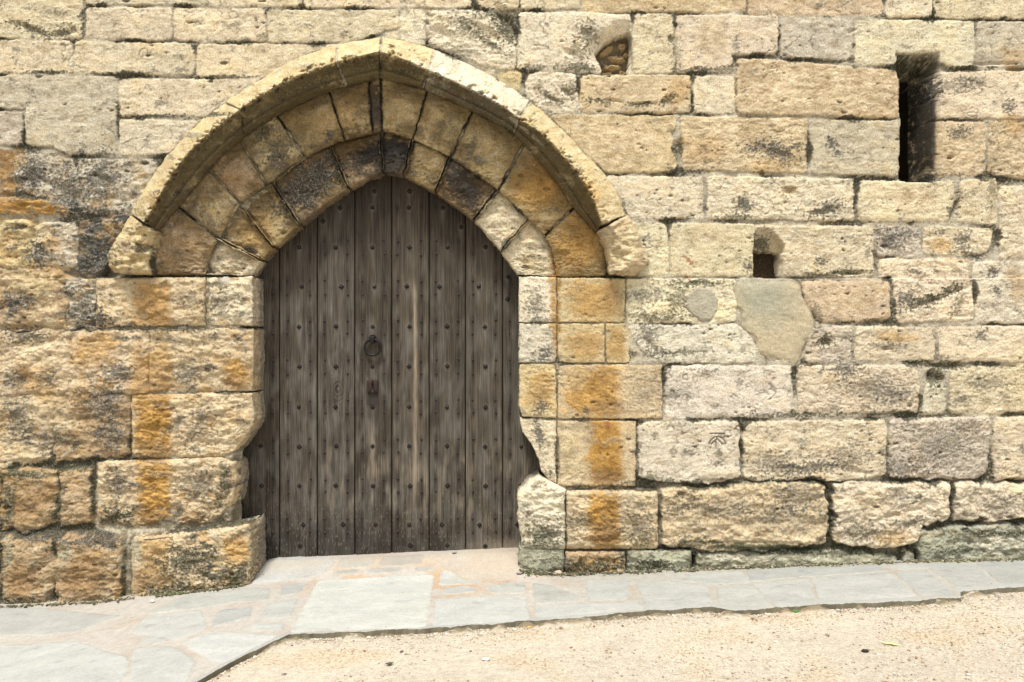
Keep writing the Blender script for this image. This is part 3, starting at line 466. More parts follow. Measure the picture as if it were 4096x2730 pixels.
# returns at the outer edges of the wall
V = np.stack([wx(FX), -H.ravel(), wz(FY)], 1)
edge = (FX == xs[0]) | (FX == xs[-1]) | (FY == ys[0]); V[edge, 1] = 1.3
used = np.zeros(len(V), bool); used[F.ravel()] = True; remap = np.cumsum(used) - 1
wall = thing('stone_wall', 'old pale limestone block wall around the pointed doorway, with a narrow slit', 'wall', (0, 0, 0))
wall['kind'] = 'thing'
mas = mesh_np('masonry', V[used], remap[F], M_stone, wall, np.column_stack([Cc.reshape(-1, 3), crust])[used])
# hollow behind the slit and the solid core behind the face
def box_mesh(x0, x1, y0, y1, z0, z1, flip=False):
    V = [(x, y, z) for x in (x0, x1) for y in (y0, y1) for z in (z0, z1)]
    F = [(0, 1, 3, 2), (4, 6, 7, 5), (0, 4, 5, 1), (2, 3, 7, 6), (0, 2, 6, 4), (1, 5, 7, 3)]
    return np.array(V, float), np.array(F)
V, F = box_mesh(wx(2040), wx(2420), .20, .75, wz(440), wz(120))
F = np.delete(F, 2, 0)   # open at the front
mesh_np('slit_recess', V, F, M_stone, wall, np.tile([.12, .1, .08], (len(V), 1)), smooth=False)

# ---------------------------------------------------------------- separately laid stones
def resample(C, n):
    C = np.asarray(C, float); s = np.concatenate([[0], np.cumsum(np.hypot(*np.diff(C, axis=0).T))]); t = np.linspace(0, s[-1], n)
    return np.stack([np.interp(t, s, C[:, 0]), np.interp(t, s, C[:, 1])], 1)
def sub(C, p, q):
    i = np.argmin(np.hypot(*(C - p).T)); j = np.argmin(np.hypot(*(C - q).T))
    seg_ = C[i:j + 1] if i <= j else C[j:i + 1][::-1]
    if len(seg_) < 2: return np.array([p, q], float)
    seg_ = seg_.copy(); seg_[0] = p; seg_[-1] = q; return seg_
def stone(name, A, Bc, col, h=.0, r=8., dep=.012, ro=1., revealA=False, revealB=False, mid=None, prof=None, rB=None, rA=None, back=.05, lean_=0., rv=.26, gap=.2, st=2.0, jit=2.1, label=None, lump=0., tintf=None, revcol=(.20, .18, .145), parent=None, M=None, lip=0.):
    """A, Bc: the two long edges in drawing units (same direction); optional mid line; prof(v)->extra height in m"""
    A = np.asarray(A, float); Bc = np.asarray(Bc, float)
    lu = max(np.hypot(*np.diff(A, axis=0).T).sum(), np.hypot(*np.diff(Bc, axis=0).T).sum()); lv = np.hypot(*(A.mean(0) - Bc.mean(0)))
    nu = max(8, int(lu / st)); nv = max(8, int(lv / st))
    A = resample(A, nu); Bc = resample(Bc, nu)
    if mid is not None: Mc = resample(mid, nu)
    rvl = revealA or revealB
    eu = gap / lu; ev = gap / max(lv, 1)
    u = np.linspace(eu, 1 - eu, nu); v = np.linspace(ev, 1 - ev, nv); ks = 26 if rvl else 5
    vext = np.concatenate([np.full(ks, v[0]), v, np.full(ks, v[-1])]); uext = np.concatenate([np.full(ks, u[0]), u, np.full(ks, u[-1])])
    kv = np.concatenate([-np.arange(ks, 0, -1), np.zeros(nv), np.arange(1, ks + 1)]); ku = np.concatenate([-np.arange(ks, 0, -1), np.zeros(nu), np.arange(1, ks + 1)])
    U, Vv = np.meshgrid(uext, vext, indexing='ij'); KU, KV = np.meshgrid(ku, kv, indexing='ij')
    def at(C): 
        t = U * (nu - 1); i = np.clip(t.astype(int), 0, nu - 2); f = (t - i)[..., None]; return C[i] * (1 - f) + C[i + 1] * f
    a, b = at(A), at(Bc)
    if mid is None: P = a * (1 - Vv[..., None]) + b * Vv[..., None]
    else:
        m = at(Mc); t = Vv[..., None]; P = np.where(t < .5, a * (1 - 2 * t) + m * 2 * t, m * (2 - 2 * t) + b * (2 * t - 1))
    PX, PY = P[..., 0], P[..., 1]
    sk = np.maximum(np.abs(KU), np.abs(KV))
    dn = jit * perlin(PX / 19., PY / 19., 71) + jit * .6 * perlin(PX / 6., PY / 6., 73)
    dU = np.minimum(U - u[0], u[-1] - U) * lu; dA = (Vv - v[0]) * lv * (r / (rA or r)); dB = (v[-1] - Vv) * lv * (r / (rB or r))
    k = 2.5; dj = -k * np.log(np.exp(-dU / k) + np.exp(-dA / k) + np.exp(-dB / k)) + k * .7; dj = np.clip(dj, 0, None)
    t = np.clip(dj / r, 0, 1); pr = 1 - np.sqrt(np.clip(1 - (1 - t) ** 2, 0, 1))
    X_, Y_ = PX.ravel(), PY.ravel()
    dpr = np.where((KV > 0) & revealB, rv, np.where((KV < 0) & revealA, rv, back)) / ks / S
    NX = (PX + np.sign(KV) * np.abs(KV) * dpr).ravel(); NY = (PY + np.sign(KU) * np.abs(KU) * dpr * (KV == 0)).ravel(); fld = fields(NX, NY); bj = np.tile(np.array(PAL[col]) * R.uniform(.94, 1.06), (X_.size, 1))
    dfull = np.minimum(np.minimum(dU, dA if not revealA else dA + 30), dB if not revealB else dB + 30)
    cc, cr = colour(X_, Y_, bj, np.clip(dfull, 0, 99).ravel() * 1.3 + 1.5, 0, fld)
    tl1, tl2 = R.uniform(-1, 1) * .00006, R.uniform(-1, 1) * .00006
    hh = h + lean_ * (PY - PY.mean()) + tl1 * (PX - PX.mean()) + tl2 * (PY - PY.mean()) - pr * dep + relief(NX, NY, cr, ro, fld).reshape(PX.shape) * np.clip(t + .3, 0, 1)
    if lump: ox, oy = R.uniform(0, 900), R.uniform(0, 900); hh = hh + lump * fbm(PX / 48. + ox, PY / 40. + oy, 131, 3)
    z = pits(X_, Y_, 13., .9, 5., 9, .6) * ss(-.05, .35, perlin(X_ / 150., Y_ / 90., 155) + .3 * fld[0]) + pits(X_ + 100, Y_, 46., 1.5, 8, 15, .3); hh -= z.reshape(PX.shape) * .0022
    cc *= (1 - .45 * ss(.8, 2.6, z))[:, None]
    if tintf is not None: cc = tintf(cc, Vv.ravel(), U.ravel(), X_, Y_, fld)
    if prof is not None: hh = hh + prof(Vv, U, PX, PY)
    # skirts
    deepB = np.where((KV > 0) & revealB, rv, back); deepA = np.where((KV < 0) & revealA, rv, 0); deep = np.maximum(deepB, deepA)
    Yb = -(hh); f = sk / float(ks)
    Yp = Yb + np.where(sk > 0, f * (deep + hh), 0)
    cen = np.array([PX.mean(), PY.mean()]); 
    ins = np.where(sk > 0, 1.0, 0)[..., None] * (P - cen) / (np.hypot(PX - cen[0], PY - cen[1])[..., None] + 1e-6)
    rel2 = (relief(NX, NY, cr, ro, fld) + .003 * fld[1]).reshape(PX.shape)
    wob = (-rel2 / S * 1.0 * np.clip(sk / 3., 0, 1) * (sk < ks))[..., None] if rvl else (perlin(PX / 9. + PY / 9., sk * 1.7 + 3., 77) * 2.2 * (sk > 0) * (sk < ks))[..., None]
    Q = P - ins * wob * .8
    # edge wobble on the outline
    Q = Q + np.stack([dn, dn * .7], -1) * ss(12, 0, dj)[..., None] * .8
    comp = 1 - np.clip(hh, -.3, .2) / D            # outline measured in the photograph stands this far in front of the wall
    ctr = np.array([CX, CY]); Q = ctr + (Q - ctr) * comp[..., None]
    Vt = np.stack([wx(Q[..., 0]), Yp, wz(Q[..., 1])], -1).reshape(-1, 3)
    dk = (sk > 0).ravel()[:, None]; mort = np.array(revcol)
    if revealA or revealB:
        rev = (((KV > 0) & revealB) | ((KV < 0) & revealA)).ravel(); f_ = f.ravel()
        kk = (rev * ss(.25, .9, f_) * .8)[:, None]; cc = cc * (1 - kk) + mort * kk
    Fq = gridF(len(uext), len(vext))
    e1 = Vt[Fq[:, 1]] - Vt[Fq[:, 0]]; e2 = Vt[Fq[:, 3]] - Vt[Fq[:, 0]]; ny = (e1[:, 2] * e2[:, 0] - e1[:, 0] * e2[:, 2])
    if ny.sum() > 0: Fq = Fq[:, ::-1]
    o = mesh_np(name, Vt, Fq, M or M_stone, parent or wall, np.column_stack([cc, cr]))
    if label: o['label'] = label
    return o
# hood mould
def hoodprof(V, U, PX, PY):
    h = np.interp(V, [0, .05, .42, .49, .53, .70, .80, .86, .93, 1], [.010, .036, .122, .134, .120, .030, .014, .030, .0, -.035])
    chip = np.clip(perlin(PX / 20., PY / 20., 91) * 1.1 + perlin(PX / 7., PY / 7., 93) * .7 + .05, 0, 1)
    return h - chip * .052 * np.exp(-((V - .5) / .13) ** 2)
def hoodtint(cc, V, U, X, Y, fld):  # olive algae plus painted-in shade darken the underside of the mould
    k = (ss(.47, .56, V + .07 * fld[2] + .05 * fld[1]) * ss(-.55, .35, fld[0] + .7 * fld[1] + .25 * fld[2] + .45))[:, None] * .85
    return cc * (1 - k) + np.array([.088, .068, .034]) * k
def vtint(cc, V, U, X, Y, fld):
    k = ss(-.1, .7, fbm(X / 60., Y / 60., 83) + .5 * fld[1] + .12 + .3 * ss(.25, 0, np.minimum(np.minimum(V, 1 - V), np.minimum(U, 1 - U))))[:, None] * .62 * ss(.04, .22, cc.mean(1))[:, None]
    return cc * (1 - k) + np.array([.145, .095, .038]) * k
def hood(oL, oR, rL, rR, iL, iR, C3, col, ro=1.3):
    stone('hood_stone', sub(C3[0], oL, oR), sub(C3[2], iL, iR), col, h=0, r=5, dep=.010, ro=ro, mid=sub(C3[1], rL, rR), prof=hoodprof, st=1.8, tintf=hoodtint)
CL = (HOL_, HRL, HIL); CR = (HOR_, HRR, HIR)
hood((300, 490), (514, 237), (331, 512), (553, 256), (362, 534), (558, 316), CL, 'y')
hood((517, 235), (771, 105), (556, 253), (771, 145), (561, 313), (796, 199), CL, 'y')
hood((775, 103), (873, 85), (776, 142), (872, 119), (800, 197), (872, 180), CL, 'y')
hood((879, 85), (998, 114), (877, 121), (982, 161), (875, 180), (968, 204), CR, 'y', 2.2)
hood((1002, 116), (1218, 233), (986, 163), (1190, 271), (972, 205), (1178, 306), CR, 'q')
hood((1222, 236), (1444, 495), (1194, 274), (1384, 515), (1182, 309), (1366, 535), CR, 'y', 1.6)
for nm3, C3, a, b in (('l', [sub(c_, c_[40], c_[-1]) for c_ in CL], 0, 0), ('r', [sub(c_, c_[0], c_[-24]) for c_ in CR], 0, 0)):
    stone('mortar_joint', C3[0], C3[2], 'm', h=-.012, r=5, dep=.008, ro=1.2, mid=C3[1], prof=hoodprof, st=2.6)
def stopprof(side):
    def f(V, U, PX, PY):
        b = np.sin(np.clip(V, 0, 1) * math.pi) ** .6 * .05 + .028
        lump = .022 * fbm(PX / 26., PY / 20., 95 + side, 2); ridge = .018 * np.exp(-((V - .45) / .16) ** 2)
        return b + lump + ridge - .03 * ss(.88, 1, U)
    return f
stone('hood_stop', [(298, 495), (286, 520), (265, 552), (246, 588), (250, 612), (262, 628)], [(362, 536), (357, 552), (352, 580), (346, 604), (350, 622), (350, 632)], 'y', r=12, dep=.03, ro=2, prof=stopprof(0))
stone('hood_stop', [(1370, 533), (1390, 570), (1396, 600), (1394, 622), (1398, 633)], [(1443, 492), (1466, 532), (1476, 566), (1494, 600), (1474, 622), (1462, 634)], 't', r=12, dep=.03, ro=2, prof=stopprof(1))
# outer ring of voussoirs
def vous(name, o1, o2, i1, i2, CO, CI, col, **k): stone(name, sub(CO, o1, o2), sub(CI, i1, i2), {'y': 'v', 'g': 'y', 't': 'v'}.get(col, col), tintf=vtint if col in 'ygbt' else None, **k)
OK = dict(r=13, dep=.018, h=-.042, ro=2.6, lump=.010)
for o1, o2, i1, i2, col in (((352, 632), (412, 480), (474, 633), (500, 552), 'b'), ((414, 476), (480, 391), (504, 548), (553, 472), 'g'), ((483, 388), (550, 323), (556, 469), (612, 430), 'b'),
        ((553, 320), (636, 270), (616, 427), (700, 364), 'g'), ((640, 267), (755, 212), (704, 361), (791, 325), 'y'), ((758, 210), (846, 187), (795, 324), (855, 308), 'y'), ((849, 186), (872, 180), (858, 307), (875, 303), 'b')):
    vous('voussoir', o1, o2, i1, i2, HIL, MIL, col, **OK)
for o1, o2, i1, i2, col in (((877, 181), (979, 207), (879, 303), (947, 321), 'y'), ((984, 209), (1084, 255), (951, 323), (1034, 362), 'y'), ((1088, 257), (1200, 330), (1038, 364), (1143, 437), 'y'),
        ((1204, 334), (1316, 476), (1147, 441), (1249, 541), 't'), ((1319, 480), (1392, 635), (1252, 545), (1279, 636), 't')):
    vous('voussoir', o1, o2, i1, i2, HIR, MIR, col, **OK)
# inner ring, with the reveal turning in to the door
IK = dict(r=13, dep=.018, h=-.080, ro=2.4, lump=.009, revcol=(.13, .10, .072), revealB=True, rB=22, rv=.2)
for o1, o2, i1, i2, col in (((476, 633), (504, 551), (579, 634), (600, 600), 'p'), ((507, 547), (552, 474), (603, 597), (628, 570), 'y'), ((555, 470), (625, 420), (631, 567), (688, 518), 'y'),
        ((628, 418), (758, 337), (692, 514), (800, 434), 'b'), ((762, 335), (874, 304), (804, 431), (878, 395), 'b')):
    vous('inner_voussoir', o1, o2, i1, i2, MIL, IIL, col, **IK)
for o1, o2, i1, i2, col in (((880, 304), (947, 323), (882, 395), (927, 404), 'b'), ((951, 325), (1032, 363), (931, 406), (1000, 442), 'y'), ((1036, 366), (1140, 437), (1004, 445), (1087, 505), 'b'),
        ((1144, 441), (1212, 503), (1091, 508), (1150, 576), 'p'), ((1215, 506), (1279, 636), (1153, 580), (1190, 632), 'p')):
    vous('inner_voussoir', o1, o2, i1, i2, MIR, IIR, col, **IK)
# jamb stones
def _():pass
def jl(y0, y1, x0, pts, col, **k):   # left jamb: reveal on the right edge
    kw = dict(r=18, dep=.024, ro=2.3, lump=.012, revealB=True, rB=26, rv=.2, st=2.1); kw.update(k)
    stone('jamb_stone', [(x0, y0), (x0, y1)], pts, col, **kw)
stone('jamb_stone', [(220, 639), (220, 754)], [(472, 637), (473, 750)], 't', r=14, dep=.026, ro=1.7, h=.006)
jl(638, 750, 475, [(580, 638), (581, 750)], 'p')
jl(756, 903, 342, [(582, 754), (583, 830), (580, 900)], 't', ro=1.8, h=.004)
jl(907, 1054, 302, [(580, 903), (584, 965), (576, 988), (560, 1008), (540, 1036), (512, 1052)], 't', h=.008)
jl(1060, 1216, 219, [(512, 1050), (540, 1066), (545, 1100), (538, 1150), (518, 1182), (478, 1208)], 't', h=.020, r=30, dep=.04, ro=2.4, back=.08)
# plinth block at the left of the door: front, worn top and side
def plprof(V, U, PX, PY): return .105 + .02 * ss(0, 1, U)
pl_ = stone('plinth_stone', [(301, 1236), (301, 1405)], [(576, 1202), (578, 1250), (576, 1345)], 't', r=26, dep=.045, ro=2.2, prof=plprof, back=.02, rv=.15, revealB=True, rB=34)
stone('worn_top', [(330, 1240), (480, 1226), (575, 1203)], [(330, 1232), (470, 1212), (535, 1196), (602, 1184)], 'g', r=4, dep=.004, ro=1.2, prof=lambda V, U, PX, PY: .098 - V * (.05 + .198 * ss(.3, .85, U)), back=.012, parent=pl_)
def jr(y0, y1, x1, pts, col, **k):   # right jamb: reveal on the left edge
    kw = dict(r=9, dep=.010, ro=1.5, lump=.006, revealA=True, rA=24, rv=.2, st=2.1); kw.update(k)
    stone('jamb_stone', pts, [(x1, y0), (x1, y1)], col, **kw)
def blk(x0, y0, x1, y1, col, **k): stone('jamb_stone', [(x0, y0), (x0, y1)], [(x1, y0), (x1, y1)], col, **k)
jr(637, 741, 1279, [(1192, 636), (1193, 742)], 'q'); blk(1281, 639, 1437, 741, 'y', r=6, dep=.008)
jr(744, 834, 1279, [(1193, 744), (1193, 834)], 'w'); blk(1281, 744, 1390, 834, 'y', r=6, dep=.008); blk(1393, 744, 1450, 835, 'y', r=6, dep=.008)
jr(837, 962, 1279, [(1194, 836), (1193, 930), (1199, 958)], 'y'); blk(1281, 838, 1522, 963, 't', r=6, dep=.008, ro=1.3)
jr(965, 1112, 1279, [(1194, 960), (1200, 992), (1222, 1022), (1238, 1056), (1243, 1082), (1262, 1104)], 'p'); blk(1281, 967, 1461, 1118, 't', r=7, dep=.012)
jr(1124, 1262, 1300, [(1240, 1092), (1206, 1118), (1191, 1140), (1191, 1200), (1200, 1262)], 'q', h=.030, r=20, dep=.04, ro=2.2)
blk(1301, 1128, 1512, 1262, 't', h=.032, r=20, dep=.04, ro=2.2)
jr(1262, 1345, 1296, [(1198, 1258), (1190, 1280), (1192, 1340)], 'e', h=.02, r=16, dep=.03, ro=1.8)
blk(1299, 1268, 1437, 1345, 'b', h=.03, r=14, dep=.03, ro=2); blk(1440, 1264, 1590, 1340, 'e', h=.02, r=14, dep=.03, ro=2)
# cement repairs
def repair(poly, col, h, label, tint=None):
    P = curve(list(poly) + [poly[0]], 160)[:-1]; cen = P.mean(0); n = len(P); rings = 46
    t = np.concatenate([np.linspace(0, 1, rings), [1.0]]); T, I = np.meshgrid(t, np.arange(n), indexing='ij')
    Q = cen + (P[I] - cen) * T[..., None]; wob = 1 + .012 * perlin(Q[..., 0] / 12, Q[..., 1] / 12, 7); Q = cen + (Q - cen) * wob[..., None]
    PX, PY = Q[..., 0].ravel(), Q[..., 1].ravel(); hh = h + .004 * fbm(PX / 50, PY / 30, 3) + .0016 * fbm(PX / 9, PY / 6, 9) - .008 * ss(.84 + .1 * perlin(PX / 14, PY / 14, 2), 1, T.ravel())
    hh[T.size - n:] = -.03
    cc = np.tile(np.array(col), (PX.size, 1)) * (1 + .22 * fbm(PX / 30, PY / 26, 4) + .10 * perlin(PX / 4, PY / 4, 14) - .45 * ss(.93 + .06 * perlin(PX / 9, PY / 9, 5), 1, T.ravel()))[:, None]
    if tint is not None:
        tx, ty, tr, tc = tint; k = ss(1.2, .2, np.hypot((PX - tx) / tr, (PY - ty) / tr) + .3 * fbm(PX / 25, PY / 25, 6))[:, None]; cc = cc * (1 - k * .8) + np.array(tc) * k * .8
    V = np.stack([wx(PX), -hh, wz(PY)], 1); i = np.arange(rings)[:, None] * n; j = np.arange(n)[None]; j2 = (j + 1) % n
    F = np.stack([i + j, i + j2, i + n + j2, i + n + j], -1).reshape(-1, 4)
    o = mesh_np('cement_repair', V, F, M_smooth, wall, cc); o['label'] = label
repair([(1690, 646), (1760, 643), (1832, 646), (1845, 682), (1866, 720), (1872, 768), (1850, 792), (1830, 838), (1790, 830), (1742, 812), (1734, 782), (1704, 752), (1700, 716), (1682, 690)], (.45, .385, .265), .006, 'large smooth buff cement patch below the square hole', (1755, 680, 85, (.33, .33, .25)))
repair([(1577, 680), (1596, 660), (1626, 660), (1648, 680), (1650, 712), (1634, 738), (1600, 734), (1578, 710)], (.38, .35, .27), .005, 'small round greyish cement patch left of the large one')

# ---------------------------------------------------------------- ground
def gz(X, Y):
    p = X / S + CX
    f = np.interp(p, [-9000, -600, 0, 240, 440, 600, 1220, 2353, 3200, 9000], [-1.9, -1.47, -1.362, -1.338, -1.292, -1.252, -1.228, -1.142, -1.09, -1.0])
    d = np.interp(p, [-600, 420, 600, 1190, 1400, 3000], [-1.47, -1.29, -1.203, -1.142, -1.2, -1.09])
    inn = ss(-.12, .14, Y) * ss(500, 620, p) * ss(1300, 1190, p)
    return CZ + f * (1 - inn) + d * inn
def unproj(px, py):
    px, py = np.asarray(px, float), np.asarray(py, float); d = np.full(px.shape, 3.8)
    for _ in range(30):
        X = (px - CX) * S * d / D; z = gz(X, d - D); dn = (CZ - z) / ((py - CY) * S) * D; d = .5 * d + .5 * dn
    return (px - CX) * S * d / D, d - D
ex, ey = unproj([450, 560, 665, 800, 980, 1217, 1350, 1480, 1632, 1690, 1885, 2060, 2205, 2206, 2353], [1568, 1508, 1459, 1453, 1445, 1428, 1418, 1405, 1396, 1405, 1390, 1384, 1374, 1361, 1349])
ex = np.concatenate([[-6, -3.4], [ex[0] - (ex[2] - ex[0]) * 1.2], ex, [7]]); ey = np.concatenate([[-5.2, -3.4], [ey[0] - (ey[2] - ey[0]) * 1.2], ey, [ey[-1] + .3]])
o_ = np.argsort(ex, kind='stable'); ex, ey = ex[o_], ey[o_]
def edgeY(X): return np.interp(X, ex, ey)
SL = [
 ([(729,1335),(998,1319),(980,1443),(666,1457)], .60), ([(1000,1378),(1209,1369),(1217,1427),(992,1441)], .57), ([(602,1288),(760,1284),(772,1300),(733,1325),(575,1343)], .5),
 ([(785,1283),(865,1279),(855,1303),(774,1306)], .42), ([(878,1279),(977,1275),(967,1297),(871,1303)], .30), ([(762,1312),(826,1308),(826,1318),(770,1321)], .38), ([(845,1308),(932,1304),(922,1316),(842,1319)], .42),
 ([(952,1303),(1000,1299),(1006,1307),(993,1313),(949,1315)], .40), ([(1013,1309),(1029,1308),(1103,1343),(1007,1346)], .58), ([(1018,1353),(1095,1350),(1093,1363),(1017,1368)], .5), ([(1120,1347),(1207,1339),(1210,1363),(1122,1365)], .5),
 ([(1223,1339),(1264,1345),(1325,1369),(1335,1383),(1227,1387)], .46), ([(1227,1393),(1470,1386),(1482,1403),(1229,1423)], .52), ([(1345,1336),(1446,1331),(1442,1380),(1352,1381)], .46), ([(1461,1341),(1528,1337),(1625,1349),(1636,1393),(1484,1402),(1474,1370)], .44),
 ([(1533,1331),(1706,1312),(1720,1340),(1637,1344)], .44), ([(1646,1351),(1725,1344),(1785,1400),(1652,1394)], .46), ([(1728,1344),(1855,1330),(1880,1388),(1790,1399)], .48), ([(1712,1312),(2005,1292),(2045,1314),(1860,1325),(1726,1338)], .40),
 ([(1862,1329),(2048,1318),(2110,1372),(1886,1387)], .46), ([(2055,1316),(2128,1310),(2200,1370),(2115,1372)], .44), ([(2015,1290),(2220,1283),(2300,1346),(2204,1354),(2132,1306),(2060,1311)], .40), ([(2226,1283),(2470,1275),(2500,1330),(2306,1346)], .38), ([(2480,1270),(2900,1250),(2900,1310),(2510,1325)], .4),
 ([(429,1369),(621,1352),(618,1380),(468,1398),(330,1412)], .50), ([(499,1405),(582,1395),(572,1420),(483,1443)], .46), ([(646,1346),(708,1341),(688,1366),(641,1372)], .46), ([(620,1385),(686,1375),(668,1420),(592,1424),(600,1405)], .52), ([(582,1435),(655,1431),(650,1452),(560,1449)], .56),
 ([(412,1480),(495,1451),(640,1462),(514,1527),(470,1515)], .58), ([(320,1462),(378,1464),(382,1476),(330,1486)], .5), ([(338,1416),(462,1402),(478,1446),(408,1472),(300,1455)], .55), ([(0,1485),(171,1474),(300,1514),(288,1560),(150,1640),(-120,1640)], .56), ([(-200,1400),(120,1400),(280,1415),(170,1455),(0,1462),(-200,1470)], .47), ([(305,1490),(395,1485),(450,1520),(430,1568),(300,1640),(200,1640),(298,1560)], .55), ([(-500,1420),(-210,1405),(-210,1475),(-20,1490),(-140,1640),(-500,1640)], .5),
]
NU, NV = 1300, 330
gxp = np.concatenate([np.linspace(-5, -2.7, 60, endpoint=False), np.linspace(-2.7, 2.8, NU), np.linspace(2.85, 5, 50)])
V01 = np.linspace(0, 1, NV); GXp, T = np.meshgrid(gxp, V01, indexing='ij'); e = edgeY(GXp) + .014 * perlin(GXp * 9, GXp * 0, 3) + .008 * perlin(GXp * 34, GXp * 0, 4) + .004 * perlin(GXp * 90, GXp * 0, 6)
GYp = e + (0.42 - e) * T
xx, yy = GXp.ravel(), GYp.ravel(); dm = np.zeros(xx.size); mr = ss(.1, .5, xx)[:, None]; cc = np.array([.385, .36, .32]) * (1 - mr) + np.array([.33, .32, .285]) * mr; cc = cc * (1 + .18 * fbm(xx * 30, yy * 30, 47))[:, None]; kf_ = ss(.055, .03, yy - e.ravel() + .01 * perlin(xx * 8, yy * 8, 2))[:, None]; cc = cc * (1 - kf_) + np.array([.32, .32, .30]) * kf_; del kf_
 
dirt = ss(-.1, .6, fbm(xx * 3, yy * 5, 5))[:, None]; cc = cc * (1 - .35 * dirt) + np.array([.30, .22, .15]) * .35 * dirt
for poly, a in SL:
    Pw = np.stack(unproj([p[0] for p in poly], [p[1] for p in poly]), 1); m = .03
    idx = np.nonzero((xx > Pw[:, 0].min() - m) & (xx < Pw[:, 0].max() + m) & (yy > Pw[:, 1].min() - m) & (yy < Pw[:, 1].max() + m))[0]
    d = sdpoly(xx[idx] + .006 * perlin(xx[idx] * 22, yy[idx] * 22, 8), yy[idx] + .006 * perlin(xx[idx] * 22, yy[idx] * 22, 9), Pw, .012)
    k = ss(-.002, .006, d); sc = np.array([a * .99, a * 1.0, a * R.uniform(.90, .95)]) * R.uniform(.96, 1.04)
    var = 1 + .16 * fbm(xx[idx] * 5, yy[idx] * 9, 12) - .25 * ss(.25, .6, fbm(xx[idx] * 9, yy[idx] * 14, 19)) * .6 + .10 * fbm(xx[idx] * 30, yy[idx] * 60, 13)
    lay = np.clip(fbm(xx[idx] * 6 + 9, yy[idx] * 16, 15), 0, 1)
    cs = sc * .70 * (.75 + .25 * .5 / a) * var[:, None] * (1 - lay[:, None] * np.array([.06, .03, .0]))
    cc[idx] = cc[idx] * (1 - k[:, None]) + cs * k[:, None]; dm[idx] = np.maximum(dm[idx], k * (1 + 2 * ss(0, .1, d)))
jt = (dm < .3); near_d = ss(1.7, .3, np.hypot((xx + .5) / .5, (yy + .15) / .22))
orange = (near_d * jt * ss(-.2, .3, fbm(xx * 8, yy * 8, 21)))[:, None] * .75; cc = cc * (1 - orange) + np.array([.40, .25, .12]) * orange
# sandy film by the threshold and grime along the foot of the wall
PXW = xx / S + CX
film = ss(.16, -.02, np.abs(yy - .08)) * ss(-.2, .4, fbm(xx * 3, yy * 4, 25) + .35) * .6
film = np.maximum(film, ss(-.20, .05, yy) * ss(1000, 1100, PXW) * ss(1250, 1190, PXW) * .8)[:, None]; cc = cc * (1 - film) + np.array([.40, .34, .265]) * film
gr = (ss(-.17, -.04, yy) * (PXW < 580) + ss(-.11, -.03, yy) * (PXW > 1200)) * ss(-.3, .4, fbm(xx * 12, yy * 12, 27)); gr = np.clip(gr, 0, 1)[:, None] * .6; cc = cc * (1 - gr) + np.array([.30, .28, .19]) * gr
hz = gz(xx, yy) + np.where(dm > .3, .004 * np.clip(dm, 0, 1), 0) + .003 * fbm(xx * 4, yy * 6, 17) + .0012 * fbm(xx * 30, yy * 50, 18)
hz -= .002 * ss(.006, 0, yy - e.ravel()); hz += .004 * ss(.09, .03, yy - e.ravel()) * (dm < .3)
Vp = np.stack([xx, yy, hz], 1); shp2 = GXp.shape
# front arris
fr = Vp.reshape(shp2 + (3,))[:, 0, :].copy(); fr2 = fr.copy(); fr2[:, 2] -= .05; fr2[:, 1] -= .004 + .006 * perlin(fr2[:, 0] * 25, fr2[:, 0] * 0, 90)
nP = len(Vp); Vall = np.vstack([Vp, fr2]); Fp = gridF(*shp2); i = np.arange(shp2[0] - 1); nf_ = len(fr); Vall = np.vstack([Vp, fr2, fr]); Fs = np.stack([nP + i, nP + i + 1, nP + nf_ + i + 1, nP + nf_ + i], 1)
pc = np.vstack([cc, np.tile([.16, .145, .10], (2 * len(fr2), 1)) * (1 + .5 * fbm(np.tile(fr[:, 0], 2) * 30, np.zeros(2 * len(fr)), 88))[:, None]])  # dirt and the kerb's shadow line, both painted into the front face
pav = mesh_np('pavement', Vall, np.vstack([Fp, Fs]), M_slab, None, pc); pav['kind'] = 'structure'
pav['label'] = 'pale grey irregular flagstone strip along the foot of the wall'
# sandy ground
gx_ = np.concatenate([-np.geomspace(60, 2.9, 50), np.linspace(-2.8, 3.0, 1300), np.geomspace(3.1, 60, 50)])
gy_ = np.concatenate([-np.geomspace(60, 2.0, 60), np.linspace(-1.95, -.2, 560), [0., .3, .6, 1.2, 3, 10, 60]])
A_, B_ = np.meshgrid(gx_, gy_, indexing='ij'); x, y = A_.ravel(), B_.ravel()
dE = y - edgeY(x)          # negative in front of the slabs
z = gz(x, y) - .016 + .006 * ss(-.20, -.9, dE) - .004 * ss(-.05, -.01, dE) + .004 * fbm(x * 3, y * 3, 33) + .0022 * fbm(x * 22, y * 22, 34) + .0016 * perlin(x * 75, y * 75, 35) + .018 * ss(-.07, -.005, dE) * ss(-.15, .35, fbm(x * 9, y * 2, 41, 3)) - .03 * (dE > .02)
sc_ = np.tile([.45, .405, .33], (x.size, 1)); n1 = fbm(x * 2.2, y * 3, 36); n2 = fbm(x * 14, y * 20, 37); n3 = perlin(x * 60, y * 60, 38)
sc_ *= (1 + .16 * n1 + .16 * n2 + .10 * n3 + .10 * fbm(x * .9, y * 1.6, 46))[:, None]; k = ss(0, .5, n1)[:, None] * .6; sc_ = sc_ * (1 - k) + sc_ * np.array([.93, .82, .68]) * k
k = (ss(-.06, -.02, dE) * ss(-.45, .2, n2 + .4 * n3 + .15))[:, None] * .9; sc_ = sc_ * (1 - k) + np.array([.13, .10, .06]) * k
k = (ss(-.22, -.02, dE) * ss(-.1, .5, n2))[:, None] * .35; sc_ = sc_ * (1 - k) + np.array([.30, .27, .15]) * k
